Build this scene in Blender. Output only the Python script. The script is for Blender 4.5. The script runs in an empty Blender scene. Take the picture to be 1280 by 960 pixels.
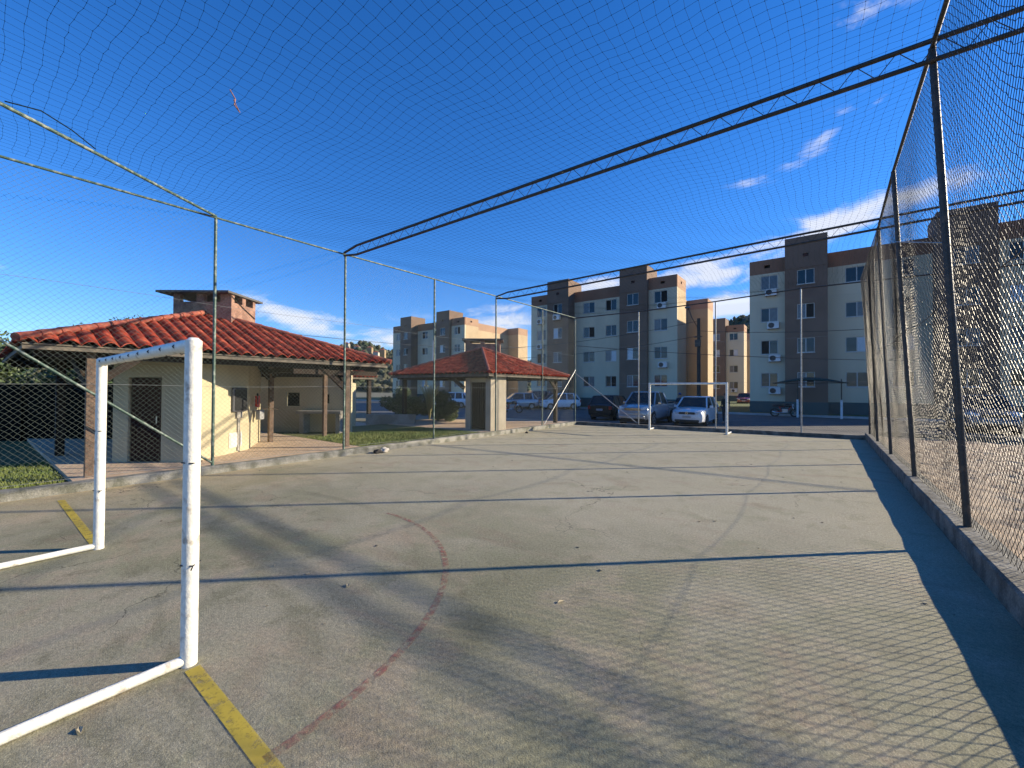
import bpy, bmesh, math, random
import numpy as np
from mathutils import Vector, Matrix, noise
R = math.radians
random.seed(7); rng = np.random.default_rng(7)
sc = bpy.context.scene
col = sc.collection

# ---------------------------------------------------------------- camera
F_PX = 513.6
YAW, PITCH, ROLL, CAMH = R(37.2524), R(0.7307), R(0.3165), 1.71828822
def basis():
    f = Vector((-math.sin(YAW)*math.cos(PITCH), math.cos(YAW)*math.cos(PITCH), math.sin(PITCH)))
    r = Vector((math.cos(YAW), math.sin(YAW), 0)); u = r.cross(f)
    return (r*math.cos(ROLL)+u*math.sin(ROLL), -r*math.sin(ROLL)+u*math.cos(ROLL), f)
CR, CU, CF = basis()
cam = bpy.data.cameras.new('camera'); cam_o = bpy.data.objects.new('camera', cam); col.objects.link(cam_o)
cam.sensor_width = 36; cam.lens = F_PX/1280*36; cam.clip_start = .05; cam.clip_end = 3000
m3 = Matrix((CR, CU, -CF)).transposed().to_4x4(); m3.translation = Vector((0, 0, CAMH))
cam_o.matrix_world = m3
sc.camera = cam_o

# ---------------------------------------------------------------- sky, sun, exposure
SUN_DIR = Vector((.716, .698, 0)).normalized(); ELEV = R(20.2)
SUN_DIR = Vector((SUN_DIR.x*math.cos(ELEV), SUN_DIR.y*math.cos(ELEV), math.sin(ELEV)))
world = bpy.data.worlds.new('World'); sc.world = world; world.use_nodes = True
wn, wl = world.node_tree.nodes, world.node_tree.links
wn.clear()
def wnode(t, **k):
    n = wn.new(t)
    for a, b in k.items(): setattr(n, a, b)
    return n
def wmath(op, a, b=None, clamp=False):
    n = wnode('ShaderNodeMath', operation=op, use_clamp=clamp)
    for i, v in enumerate((a, b)):
        if v is None: continue
        if isinstance(v, (int, float)): n.inputs[i].default_value = v
        else: wl.new(v, n.inputs[i])
    return n.outputs[0]
sky = wnode('ShaderNodeTexSky', sky_type='NISHITA', sun_disc=False)
sky.sun_elevation = ELEV; sky.sun_rotation = math.atan2(SUN_DIR.x, SUN_DIR.y)
sky.air_density = 1.0; sky.dust_density = .0; sky.ozone_density = 5.0; sky.altitude = 0
tc = wnode('ShaderNodeTexCoord')
def wdot(vec):
    n = wnode('ShaderNodeVectorMath', operation='DOT_PRODUCT'); wl.new(tc.outputs['Generated'], n.inputs[0])
    n.inputs[1].default_value = vec; return n.outputs['Value']
# clouds: banks of vapour in fixed directions of the sky (azimuth from +Y towards -X, elevation; half sizes; tilt, weight)
def dir_px(x, y):
    return (CF + CR*((x-640)/F_PX) - CU*((y-480)/F_PX)).normalized()
CLOUDS = [(1035, 283, 75, 16, -14, 1.0), (930, 318, 95, 13, -12, .95), (880, 345, 90, 14, -6, .85), (905, 384, 60, 14, -4, 1.3),
          (745, 357, 60, 9, -8, .8), (1030, 172, 38, 12, -32, .75), (1095, 129, 20, 7, -30, .6), (938, 226, 26, 6, 4, .55),
          (372, 398, 62, 12, 14, 1.1), (450, 410, 60, 9, 12, .8), (495, 424, 40, 12, 0, .7), (600, 388, 70, 8, -5, .5), (1110, 2, 70, 14, 0, .75),
          (8, 338, 22, 7, 10, .5), (650, 404, 60, 12, 0, .8), (1150, 240, 80, 16, -14, .5)]
tot = None
for (px, py, sx, sy, tilt, w) in CLOUDS:
    c = dir_px(px, py); tz = R(tilt)
    ax = Vector((0, 0, 1)).cross(c).normalized()*-1; up = ax.cross(c)
    if up.z < 0: up = -up
    k = (CF.dot(c))
    a = ax*math.cos(tz) - up*math.sin(tz); b = ax*math.sin(tz) + up*math.cos(tz)
    u = wmath('DIVIDE', wdot(a), sx/F_PX*k); v = wmath('DIVIDE', wdot(b), sy/F_PX*k)
    e = wmath('ADD', wmath('MULTIPLY', u, u), wmath('MULTIPLY', v, v))
    g = wmath('POWER', 2.718, wmath('MULTIPLY', e, -.8))
    front = wmath('GREATER_THAN', wdot(c), 0.0)
    g = wmath('MULTIPLY', wmath('MULTIPLY', g, w), front)
    tot = g if tot is None else wmath('MAXIMUM', tot, g)
mp = wnode('ShaderNodeMapping'); wl.new(tc.outputs['Generated'], mp.inputs[0]); mp.inputs['Scale'].default_value = (1, 1, 2.6)
nz = wnode('ShaderNodeTexNoise'); wl.new(mp.outputs[0], nz.inputs['Vector'])
nz.inputs['Scale'].default_value = 9; nz.inputs['Detail'].default_value = 9; nz.inputs['Roughness'].default_value = .62; nz.inputs['Distortion'].default_value = .5
dens = wmath('ADD', wmath('MULTIPLY', wmath('SUBTRACT', nz.outputs[0], .5), 2.9), wmath('MULTIPLY', tot, 1.15))
mr = wnode('ShaderNodeMapRange', interpolation_type='SMOOTHSTEP'); wl.new(dens, mr.inputs[0])
mr.inputs[1].default_value = .22; mr.inputs[2].default_value = 1.15; mr.inputs[3].default_value = 0; mr.inputs[4].default_value = .82
cl_gate = wmath('MULTIPLY', mr.outputs[0], wmath('MULTIPLY', tot, 3.0, True))
hsv = wnode('ShaderNodeHueSaturation'); wl.new(sky.outputs[0], hsv.inputs['Color']); hsv.inputs['Saturation'].default_value = 1.2
tint = wnode('ShaderNodeVectorMath', operation='MULTIPLY'); wl.new(hsv.outputs[0], tint.inputs[0]); tint.inputs[1].default_value = (.92, .95, 1.2)
mixc = wnode('ShaderNodeMix', data_type='RGBA'); wl.new(cl_gate, mixc.inputs[0]); wl.new(tint.outputs[0], mixc.inputs[6])
mixc.inputs[7].default_value = (5.2, 5.3, 5.6, 1)
bg = wnode('ShaderNodeBackground'); wl.new(mixc.outputs[2], bg.inputs[0]); bg.inputs[1].default_value = .094
wo = wnode('ShaderNodeOutputWorld'); wl.new(bg.outputs[0], wo.inputs[0])
sun = bpy.data.lights.new('sun', 'SUN'); sun.energy = 5.0; sun.angle = R(.53); sun.color = (1, .86, .63)
sun_o = bpy.data.objects.new('sun', sun); col.objects.link(sun_o)
sun_o.rotation_euler = (-SUN_DIR).to_track_quat('-Z', 'Y').to_euler()
sc.view_settings.view_transform = 'Standard'; sc.view_settings.look = 'None'; sc.view_settings.gamma = 1
sc.view_settings.use_curve_mapping = False; sc.view_settings.exposure = 1.0

# ---------------------------------------------------------------- materials
MATS = {}
def mat(name, c, rough=.7, c2=None, scale=4., mixr=(.35, .65), bump=0., bscale=40., metal=0., spec=.5, coat=0., detail=6, fine=0., fscale=60., stretch=None):
    if name in MATS: return MATS[name]
    m = bpy.data.materials.new(name); m.use_nodes = True; MATS[name] = m
    n, l = m.node_tree.nodes, m.node_tree.links; b = n['Principled BSDF']
    b.inputs['Base Color'].default_value = (*c, 1); b.inputs['Roughness'].default_value = rough
    b.inputs['Metallic'].default_value = metal; b.inputs['Specular IOR Level'].default_value = spec
    b.inputs['Coat Weight'].default_value = coat
    t = n.new('ShaderNodeTexCoord')
    if c2 is None and fine == 0: c2 = tuple(v*.82 for v in c)
    x = n.new('ShaderNodeTexNoise'); l.new(t.outputs['Object'], x.inputs['Vector']); x.inputs['Scale'].default_value = scale; x.inputs['Detail'].default_value = detail
    if stretch:
        mp_ = n.new('ShaderNodeMapping'); mp_.inputs['Scale'].default_value = (1, 1, stretch); l.new(t.outputs['Object'], mp_.inputs[0]); l.new(mp_.outputs[0], x.inputs['Vector'])
    r = n.new('ShaderNodeMapRange'); l.new(x.outputs[0], r.inputs[0]); r.inputs[1].default_value, r.inputs[2].default_value = mixr
    mx = n.new('ShaderNodeMix'); mx.data_type = 'RGBA'; l.new(r.outputs[0], mx.inputs[0])
    mx.inputs[6].default_value = (*c, 1); mx.inputs[7].default_value = (*(c2 or c), 1)
    out = mx.outputs[2]
    if fine:
        y = n.new('ShaderNodeTexNoise'); l.new(t.outputs['Object'], y.inputs['Vector']); y.inputs['Scale'].default_value = fscale; y.inputs['Detail'].default_value = 3
        r2 = n.new('ShaderNodeMapRange'); l.new(y.outputs[0], r2.inputs[0]); r2.inputs[1].default_value, r2.inputs[2].default_value = .3, .7
        r2.inputs[3].default_value, r2.inputs[4].default_value = 1-fine, 1+fine
        mm = n.new('ShaderNodeVectorMath'); mm.operation = 'SCALE'; l.new(out, mm.inputs[0]); l.new(r2.outputs[0], mm.inputs['Scale']); out = mm.outputs[0]
    l.new(out, b.inputs['Base Color'])
    if bump:
        z = n.new('ShaderNodeTexNoise'); l.new(t.outputs['Object'], z.inputs['Vector']); z.inputs['Scale'].default_value = bscale; z.inputs['Detail'].default_value = 5
        bp = n.new('ShaderNodeBump'); bp.inputs['Strength'].default_value = bump; bp.inputs['Distance'].default_value = .02
        l.new(z.outputs[0], bp.inputs['Height']); l.new(bp.outputs[0], b.inputs['Normal'])
    return m
white_paint = mat('chipped_white_paint', (.76, .74, .65), .5, (.42, .36, .28), 11, (.60, .72), .2, 60, fine=.10, fscale=25)
green_metal = mat('worn_green_metal', (.045, .085, .065), .5, (.20, .23, .20), 14, (.48, .66), .2, 50, metal=.0)
dark_metal = mat('dark_rusty_metal', (.030, .028, .024), .5, (.085, .06, .04), 12, (.5, .7), .2, 60)
silver_metal = mat('galvanised_metal', (.36, .37, .36), .42, (.22, .23, .22), 10, (.4, .7), .1, 50, metal=.5)
wire_mat = mat('dark_net_cord', (.012, .022, .025), .9, spec=.03)
wire_green = mat('coated_fence_wire', (.10, .13, .11), .5)
wire_light = mat('weathered_nylon_cord', (.022, .024, .022), .48, (.012, .014, .014), 3, spec=.28)
kerb_mat = mat('mossy_concrete', (.26, .25, .215), .9, (.12, .12, .09), 3.5, (.42, .62), .6, 30, fine=.25, fscale=70)
kerb_dark = mat('stained_concrete', (.20, .19, .16), .92, (.09, .085, .07), 4, (.4, .62), .6, 30, fine=.3, fscale=60)
asphalt = mat('asphalt', (.085, .084, .082), .9, (.13, .125, .115), 1.2, (.4, .7), .5, 90, fine=.3, fscale=120)
paver = mat('beige_paver', (.55, .42, .30), .85, (.44, .32, .22), 6, (.35, .65), .3, 40, fine=.2, fscale=40)
slab_mat = mat('concrete_slab', (.33, .31, .27), .9, (.24, .22, .19), 2, (.4, .6), .3, 50, fine=.2)
cream = mat('cream_plaster', (.50, .44, .285), .9, (.42, .365, .24), 1.2, (.4, .7), .12, 60)
cream_wall = mat('cream_apartment_render', (.60, .53, .375), .9, (.50, .44, .315), .9, (.38, .72), .05, 30, stretch=.18)
brown_wall = mat('brown_apartment_render', (.185, .122, .086), .9, (.15, .10, .07), .8, (.4, .7), .05, 30)
peach_wall = mat('peach_apartment_render', (.38, .235, .15), .9, (.31, .19, .12), .8, (.4, .7), .05, 30)
parapet_brown = mat('red_brown_parapet_render', (.27, .145, .088), .9, (.22, .115, .07), .8, (.4, .7), .05, 30)
side_paint = mat('sandy_side_render', (.47, .36, .225), .9, (.40, .30, .185), .7, (.4, .7), .05, 30)
teal_plinth = mat('teal_plinth_paint', (.06, .10, .10), .8)
tile_mat = mat('red_clay_tile', (.235, .034, .020), .8, spec=.06, c2=(.40, .095, .05), scale=3.2, mixr=(.42, .72), bump=.3, bscale=60, fine=.5, fscale=7) #, (.40, .11, .065), 5, (.45, .75), .3, 60, fine=.35, fscale=11)
ridge_mat = mat('ridge_clay_mortar', (.33, .10, .06), .8, (.22, .045, .03), 7, (.4, .6), .4, 40)
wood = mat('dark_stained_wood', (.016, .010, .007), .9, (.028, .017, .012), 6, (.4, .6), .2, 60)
post_wood = mat('weathered_brown_post', (.15, .10, .07), .85, (.09, .06, .045), 9, (.4, .6), .4, 50, fine=.2)
fascia = mat('grey_fascia_board', (.16, .135, .105), .85, (.10, .085, .07), 6, (.4, .6), .2, 40)
door_mat = mat('dark_brown_door', (.030, .015, .012), .8, spec=.1)
brick = mat('soot_brown_brick', (.30, .175, .125), .9, (.20, .11, .08), 5, (.4, .6), .4, 30, fine=.25, fscale=25)
plastic_blk = mat('black_plastic', (.02, .02, .022), .4)
grey_box = mat('grey_enamel', (.10, .10, .11), .35)
red_paint = mat('red_enamel', (.55, .03, .02), .35)
glass_dark = mat('dark_window_glass', (.014, .022, .026), .06, spec=.5)
glass_blue = mat('reflecting_window_glass', (.018, .045, .058), .10, (.01, .028, .038), 2, spec=.35)
curtain = mat('white_curtain_behind_glass', (.50, .55, .58), .35, (.35, .40, .44), 8, coat=.5)
curtain2 = mat('grey_curtain_behind_glass', (.12, .14, .15), .3, (.07, .085, .10), 7, coat=.2)
frame_w = mat('white_window_frame', (.52, .52, .48), .5)
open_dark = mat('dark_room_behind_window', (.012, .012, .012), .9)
ac_white = mat('white_air_conditioner_enamel', (.66, .66, .64), .45, (.55, .54, .5), 4)
tyre = mat('tyre_rubber', (.018, .018, .018), .85)
chrome = mat('bright_metal', (.65, .65, .66), .18, metal=1.)
rim_mat = mat('alloy_rim', (.42, .42, .43), .3, metal=.8)
lamp_glass = mat('clear_headlight', (.55, .58, .60), .08, coat=1, spec=1.)
plate_mat = mat('number_plate', (.42, .42, .42), .4)
leaf = mat('tree_leaves', (.05, .085, .022), .6, (.09, .125, .03), 1.2, (.35, .65), fine=.5, fscale=3)
leaf2 = mat('dark_tree_leaves', (.030, .058, .020), .6, (.06, .085, .025), 1.2, (.35, .65), fine=.5, fscale=3)
bark = mat('bark', (.10, .075, .05), .95, (.06, .045, .03), 8, bump=.6)
forest_m = mat('hillside_forest', (.028, .045, .022), .95, (.085, .080, .045), .05, (.4, .6), fine=.6, fscale=.3)
screen_m = mat('black_shade_screen', (.004, .005, .005), .95, (.007, .008, .007), 3, spec=.05)
pvc = mat('white_pvc', (.68, .70, .70), .5)
canopy_m = mat('green_canopy_fabric', (.015, .045, .04), .75)
wood_pole = mat('dark_utility_pole', (.045, .040, .035), .9)
cloth_o = mat('orange_cloth_scrap', (.34, .17, .12), .8)

def court_material():
    m = bpy.data.materials.new('worn_painted_court'); m.use_nodes = True
    n, l = m.node_tree.nodes, m.node_tree.links; b = n['Principled BSDF']; t = n.new('ShaderNodeTexCoord')
    def N(scale, detail=6, rough=.6, dist=0, sc3=None):
        x = n.new('ShaderNodeTexNoise')
        if sc3:
            q = n.new('ShaderNodeMapping'); q.inputs['Scale'].default_value = sc3; q.inputs['Rotation'].default_value = (0, 0, R(25)); l.new(t.outputs['Object'], q.inputs[0]); l.new(q.outputs[0], x.inputs[0])
        else: l.new(t.outputs['Object'], x.inputs[0])
        x.inputs['Scale'].default_value = scale; x.inputs['Detail'].default_value = detail; x.inputs['Roughness'].default_value = rough; x.inputs['Distortion'].default_value = dist
        return x.outputs[0]
    def MR(v, a, b2, c=0., d=1., smooth=True):
        r = n.new('ShaderNodeMapRange')
        if smooth: r.interpolation_type = 'SMOOTHSTEP'
        l.new(v, r.inputs[0])
        for i, k in enumerate((a, b2, c, d)): r.inputs[i+1].default_value = k
        return r.outputs[0]
    def MX(f, a, c):
        x = n.new('ShaderNodeMix'); x.data_type = 'RGBA'
        if isinstance(f, float): x.inputs[0].default_value = f
        else: l.new(f, x.inputs[0])
        for i, v in ((6, a), (7, c)):
            if isinstance(v, tuple): x.inputs[i].default_value = (*v, 1)
            else: l.new(v, x.inputs[i])
        return x.outputs[2]
    def MA(op, a, c):
        x = n.new('ShaderNodeMath'); x.operation = op
        for i, v in enumerate((a, c)):
            if isinstance(v, (int, float)): x.inputs[i].default_value = v
            else: l.new(v, x.inputs[i])
        return x.outputs[0]
    green, grey, pink, dark, sand = (.215, .208, .134), (.290, .270, .195), (.325, .272, .195), (.130, .126, .080), (.52, .41, .24)
    c = MX(MR(N(.55, 6, .6, .6), .40, .62), green, grey)
    c = MX(MA('MULTIPLY', MR(N(1.1, 7, .7, .3), .48, .64), .75), c, pink)
    c = MX(MA('MULTIPLY', MR(N(.33, 5, .6, 1.2, (1, 2.2, 1)), .50, .68), .6), c, dark)
    c = MX(MA('MULTIPLY', MR(N(2.7, 8, .75, .2), .50, .68), .55), c, dark)
    # blown sand along the left kerb
    sx = n.new('ShaderNodeSeparateXYZ'); l.new(t.outputs['Object'], sx.inputs[0])
    near = MR(MA('ADD', sx.outputs[0], MA('MULTIPLY', N(.8, 4), 2.2)), -7.9, -9.0)
    c = MX(MA('MULTIPLY', near, MR(N(1.4, 6), .38, .6, .15, .85)), c, sand)
    nearl = MR(MA('ADD', sx.outputs[0], MA('MULTIPLY', N(.5, 4), 3)), -5.6, -7.4)
    c = MX(MA('MULTIPLY', nearl, .25), c, sand)
    farm = MR(MA('ADD', sx.outputs[1], MA('MULTIPLY', N(.45, 5), 5.0)), 4.5, 9.5)  # near end stays darker: greenish dirt, plus net shade put into the colour
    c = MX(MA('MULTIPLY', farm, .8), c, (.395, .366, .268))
    c = MX(MA('MULTIPLY', MR(N(1.9, 8, .7, .4), .50, .66), .45), c, (.235, .238, .150))
    c = MX(MA('MULTIPLY', MR(N(.75, 7, .7, .9, (1, 1.8, 1)), .53, .66), .35), c, (.26, .195, .14))
    # cracks
    v = n.new('ShaderNodeTexVoronoi'); v.feature = 'DISTANCE_TO_EDGE'; v.inputs['Scale'].default_value = .33
    q = n.new('ShaderNodeVectorMath'); q.operation = 'ADD'; l.new(t.outputs['Object'], q.inputs[0])
    nn = n.new('ShaderNodeTexNoise'); nn.inputs['Scale'].default_value = 1.6; nn.inputs['Detail'].default_value = 5; l.new(t.outputs['Object'], nn.inputs[0]); l.new(nn.outputs['Color'], q.inputs[1]); l.new(q.outputs[0], v.inputs['Vector'])
    crack = MA('MULTIPLY', MR(v.outputs['Distance'], .0005, .0030, 1., 0., False), MR(N(.45, 3), .47, .56))
    c = MX(MA('MULTIPLY', crack, .7), c, (.05, .05, .04))
    # grain
    gr = N(150, 2, .5); g2 = N(38, 4, .7)
    s = MA('MULTIPLY', MA('ADD', MR(gr, .3, .7, .70, 1.25, False), MA('MULTIPLY', MR(gr, .62, .72), MR(N(.9, 4), .45, .6, .1, .75))), MR(g2, .3, .7, .74, 1.26, False))
    sv = n.new('ShaderNodeVectorMath'); sv.operation = 'SCALE'; l.new(c, sv.inputs[0]); l.new(s, sv.inputs['Scale'])
    l.new(sv.outputs[0], b.inputs['Base Color']); b.inputs['Roughness'].default_value = .9; b.inputs['Specular IOR Level'].default_value = .15
    bp = n.new('ShaderNodeBump'); bp.inputs['Strength'].default_value = .35; bp.inputs['Distance'].default_value = .006
    l.new(MA('ADD', gr, MA('MULTIPLY', g2, 2)), bp.inputs['Height']); l.new(bp.outputs[0], b.inputs['Normal'])
    return m
def worn_line_material(name, c, cover, peak=1.):
    m = bpy.data.materials.new(name); m.use_nodes = True
    n, l = m.node_tree.nodes, m.node_tree.links; b = n['Principled BSDF']; t = n.new('ShaderNodeTexCoord')
    x = n.new('ShaderNodeTexNoise'); x.inputs['Scale'].default_value = 14; x.inputs['Detail'].default_value = 8; x.inputs['Roughness'].default_value = .75; l.new(t.outputs['Object'], x.inputs[0])
    r = n.new('ShaderNodeMapRange'); l.new(x.outputs[0], r.inputs[0]); r.inputs[1].default_value, r.inputs[2].default_value = cover-.1, cover+.1
    r.inputs[3].default_value, r.inputs[4].default_value = 1, 0
    x2 = n.new('ShaderNodeTexNoise'); x2.inputs['Scale'].default_value = 1.3; x2.inputs['Detail'].default_value = 4; l.new(t.outputs['Object'], x2.inputs[0])
    r2 = n.new('ShaderNodeMapRange'); l.new(x2.outputs[0], r2.inputs[0]); r2.inputs[1].default_value, r2.inputs[2].default_value = .3, .6; r2.inputs[3].default_value, r2.inputs[4].default_value = .45*peak**2, peak
    mm = n.new('ShaderNodeMath'); mm.operation = 'MULTIPLY'; l.new(r.outputs[0], mm.inputs[0]); l.new(r2.outputs[0], mm.inputs[1])
    l.new(mm.outputs[0], b.inputs['Alpha']); b.inputs['Base Color'].default_value = (*c, 1); b.inputs['Roughness'].default_value = .8
    return m

# ---------------------------------------------------------------- mesh helpers
class M:
    def __init__(s): s.v = []; s.f = []
    def add(s, vs, fs):
        o = len(s.v); s.v += [tuple(p) for p in vs]; s.f += [tuple(i+o for i in f) for f in fs]; return s
    def box(s, x0, x1, y0, y1, z0, z1):
        return s.add([(x0,y0,z0),(x1,y0,z0),(x1,y1,z0),(x0,y1,z0),(x0,y0,z1),(x1,y0,z1),(x1,y1,z1),(x0,y1,z1)],
                     [(0,3,2,1),(4,5,6,7),(0,1,5,4),(1,2,6,5),(2,3,7,6),(3,0,4,7)])
    def obox(s, o, ux, uy, a0, a1, b0, b1, z0, z1):
        o, ux, uy = Vector(o), Vector(ux), Vector(uy); vs = []
        for z in (z0, z1):
            for a, b in ((a0,b0),(a1,b0),(a1,b1),(a0,b1)): vs.append(o+ux*a+uy*b+Vector((0,0,z)))
        return s.add(vs, [(0,3,2,1),(4,5,6,7),(0,1,5,4),(1,2,6,5),(2,3,7,6),(3,0,4,7)])
    def tube(s, pts, r, n=8, caps=True, r2=None):
        pts = [Vector(p) for p in pts]; k = len(pts); vs = []
        for i, p in enumerate(pts):
            d = (pts[min(i+1,k-1)]-pts[max(i-1,0)]).normalized()
            a = d.cross(Vector((0,0,1)) if abs(d.z) < .9 else Vector((0,1,0))).normalized(); b = d.cross(a)
            rr = r if r2 is None else r+(r2-r)*i/(k-1)
            for j in range(n):
                t = 2*math.pi*j/n; vs.append(p+a*(rr*math.cos(t))+b*(rr*math.sin(t)))
        fs = [(i*n+j, i*n+(j+1)%n, (i+1)*n+(j+1)%n, (i+1)*n+j) for i in range(k-1) for j in range(n)]
        if caps: fs += [tuple(range(n))[::-1], tuple((k-1)*n+j for j in range(n))]
        return s.add(vs, fs)
    def bar(s, a, b, w, h):
        a, b = Vector(a), Vector(b); d = (b-a).normalized()
        x = d.cross(Vector((0,0,1)) if abs(d.z) < .9 else Vector((0,1,0))).normalized(); y = x.cross(d); vs = []
        for p in (a, b):
            for i, j in ((-1,-1),(1,-1),(1,1),(-1,1)): vs.append(p+x*(w/2*i)+y*(h/2*j))
        return s.add(vs, [(0,3,2,1),(4,5,6,7),(0,1,5,4),(1,2,6,5),(2,3,7,6),(3,0,4,7)])
    def quad(s, a, b, c, d): return s.add([a,b,c,d], [(0,1,2,3)])
def finish(o, name_mat, smooth):
    if name_mat is not None: o.data.materials.append(name_mat)
    if smooth: o.data.shade_smooth()
def build(m, name, material, parent=None, smooth=False, local=False, bevel=0., auto=None):
    me = bpy.data.meshes.new(name)
    off = Vector((0,0,0))
    if parent is not None and not local:
        q = parent
        while q is not None: off += Vector(q.location); q = q.parent
    me.from_pydata([tuple(Vector(p)-off) for p in m.v], [], m.f); me.update()
    o = bpy.data.objects.new(name, me); col.objects.link(o)
    if parent is not None: o.parent = parent
    finish(o, material, smooth)
    if auto is not None: me.set_sharp_from_angle(angle=R(auto))
    if bevel:
        b = o.modifiers.new('bevel', 'BEVEL'); b.width = bevel; b.segments = 2; b.limit_method = 'ANGLE'
    return o
def tag(o, label=None, cat=None, group=None, kind=None):
    if label: o['label'] = label
    if cat: o['category'] = cat
    if group: o['group'] = group
    if kind: o['kind'] = kind
    return o
def thing(name, label, cat, loc=(0,0,0), rz=0, group=None):
    o = bpy.data.objects.new(name, None); col.objects.link(o); o.location = loc; o.rotation_euler = (0,0,rz); o.empty_display_size = .2
    return tag(o, label, cat, group)
def struct(o, label=None): o['kind'] = 'structure'; return tag(o, label)
def copy_tree(o, parent=None):
    c = o.copy(); col.objects.link(c)
    if parent is not None: c.parent = parent
    for ch in list(o.children): copy_tree(ch, c)
    return c
def np_mesh(name, V, Fq, material, parent=None):
    """fast mesh of quads from numpy arrays"""
    me = bpy.data.meshes.new(name); off = np.zeros(3)
    q = parent
    while q is not None: off += np.array(q.location); q = q.parent
    V = V-off
    me.vertices.add(len(V)); me.vertices.foreach_set('co', V.astype(np.float32).ravel())
    k = Fq.shape[1]
    me.loops.add(Fq.size); me.loops.foreach_set('vertex_index', Fq.astype(np.int32).ravel())
    me.polygons.add(len(Fq)); me.polygons.foreach_set('loop_start', np.arange(len(Fq), dtype=np.int32)*k)
    me.update(calc_edges=True); me.validate()
    o = bpy.data.objects.new(name, me); col.objects.link(o)
    if parent is not None: o.parent = parent
    me.materials.append(material); return o
def cords(P0, P1, r):
    """three sided cords between point arrays"""
    d = P1-P0; L = np.linalg.norm(d, axis=1, keepdims=True); d = d/np.maximum(L, 1e-9)
    ref = np.where(np.abs(d[:, 2:3]) < .8, np.array([[0,0,1.]]), np.array([[1.,0,0]]))
    a = np.cross(d, ref); a /= np.linalg.norm(a, axis=1, keepdims=True); b = np.cross(d, a)
    V = []
    for P in (P0, P1):
        for j in range(3):
            t = 2*math.pi*j/3; V.append(P+a*(r*math.cos(t))+b*(r*math.sin(t)))
    V = np.stack(V, 1).reshape(-1, 3); n = len(P0); base = np.arange(n)[:, None]*6
    Fq = np.concatenate([base+np.array([[j, (j+1) % 3, 3+(j+1) % 3, 3+j]]) for j in range(3)], 0)
    return V, Fq

# ================================================================ SETTING: ground
ZR = -.20
g = M(); g.quad((-900,-900,ZR-.02),(900,-900,ZR-.02),(900,900,ZR-.02),(-900,900,ZR-.02))
struct(build(g, 'ground', mat('distant_ground', (.10, .105, .06), .95, (.13, .12, .08), .1)))
g = M(); g.quad((-75,18.9,ZR),(40,18.9,ZR),(40,37.2,ZR),(-75,37.2,ZR)); struct(build(g, 'road', asphalt))
# pavement in front of the blocks, with a kerb step
g = M(); g.box(-75, 40, 37.2, 38.2, ZR-.1, ZR+.12); struct(build(g, 'pavement', mat('pale_kerb_concrete', (.42,.42,.40), .9)))
g = M(); g.box(-75, 40, 38.2, 130, ZR-.1, ZR+.13); g_l = struct(build(g, 'lawn', mat('mown_grass', (.07,.10,.025), .95, (.12,.13,.04), .6, bump=.8, bscale=60)))
g = M(); g.quad((-9.9,-30,ZR+.15),(-9.9,6.6,ZR+.15),(-40,6.6,ZR+.15),(-40,-30,ZR+.15))
# court slab
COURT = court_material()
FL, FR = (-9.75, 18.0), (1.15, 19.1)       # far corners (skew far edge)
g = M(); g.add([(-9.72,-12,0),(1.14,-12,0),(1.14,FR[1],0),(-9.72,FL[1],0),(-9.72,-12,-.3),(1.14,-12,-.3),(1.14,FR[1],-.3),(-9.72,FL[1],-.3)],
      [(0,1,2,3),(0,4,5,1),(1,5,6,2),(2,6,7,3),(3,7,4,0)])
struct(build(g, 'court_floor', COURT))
def rough_kerb(name, a, b, w, h, material, z0=-.25, seg=.16, amp=.012):
    a, b = Vector((*a, 0)), Vector((*b, 0)); L = (b-a).length; n = int(L/seg); d = (b-a)/L; nrm = Vector((-d.y, d.x, 0)); m = M(); prof = [(-w/2, z0), (-w/2, .02), (-w/2, h-.02), (-w/2+.02, h), (0, h), (w/2-.02, h), (w/2, h-.02), (w/2, z0)]
    vs = []
    for i in range(n+1):
        p = a+d*(L*i/n)
        for (o, z) in prof:
            q = Vector((p.x*1.7, p.y*1.7, z*3+o*5)); k = noise.noise(q)*amp*1.6+noise.noise(q*5)*amp*.7
            vs.append((p.x+nrm.x*(o+k), p.y+nrm.y*(o+k), z+(k*.35 if z > 0 else 0)))
    k = len(prof); fs = [(i*k+j, i*k+j+1, (i+1)*k+j+1, (i+1)*k+j) for i in range(n) for j in range(k-1)]
    fs += [tuple(range(k))[::-1], tuple(n*k+j for j in range(k))]
    m.add(vs, [f[::-1] for f in fs])
    o = build(m, name, material, smooth=True, auto=40); return o
struct(rough_kerb('left_kerb', (-9.83, -8), (-9.83, 18.1), .24, .15, kerb_mat))
struct(rough_kerb('far_kerb', (-9.83, 18.12), (1.2, 19.2), .2, .15, kerb_dark))
struct(rough_kerb('right_kerb', (1.27, -8), (1.27, 19.3), .26, .235, kerb_dark, amp=.007))
# painted marks
YEL = worn_line_material('worn_yellow_paint', (.46, .35, .04), .60); RED = worn_line_material('worn_red_paint', (.30, .11, .09), .47, .85)
g = M(); g.quad((-3.08,.80,.004),(-.6,.80,.004),(-.6,.88,.004),(-3.08,.88,.004)); g.quad((-9.2,.80,.004),(-6.2,.80,.004),(-6.2,.88,.004),(-9.2,.88,.004))
struct(build(g, 'yellow_goal_line', YEL))
g = M(); cx, cy, rr = -4.72, .84, 2.66
pts = [(cx+math.cos(t)*(rr+o), cy+math.sin(t)*(rr+o), .004) for t in np.linspace(0, R(92), 60) for o in (-.028, .028)]
g.add(pts, [(2*i, 2*i+1, 2*i+3, 2*i+2) for i in range(59)]); struct(build(g, 'red_area_line', RED))
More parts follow.
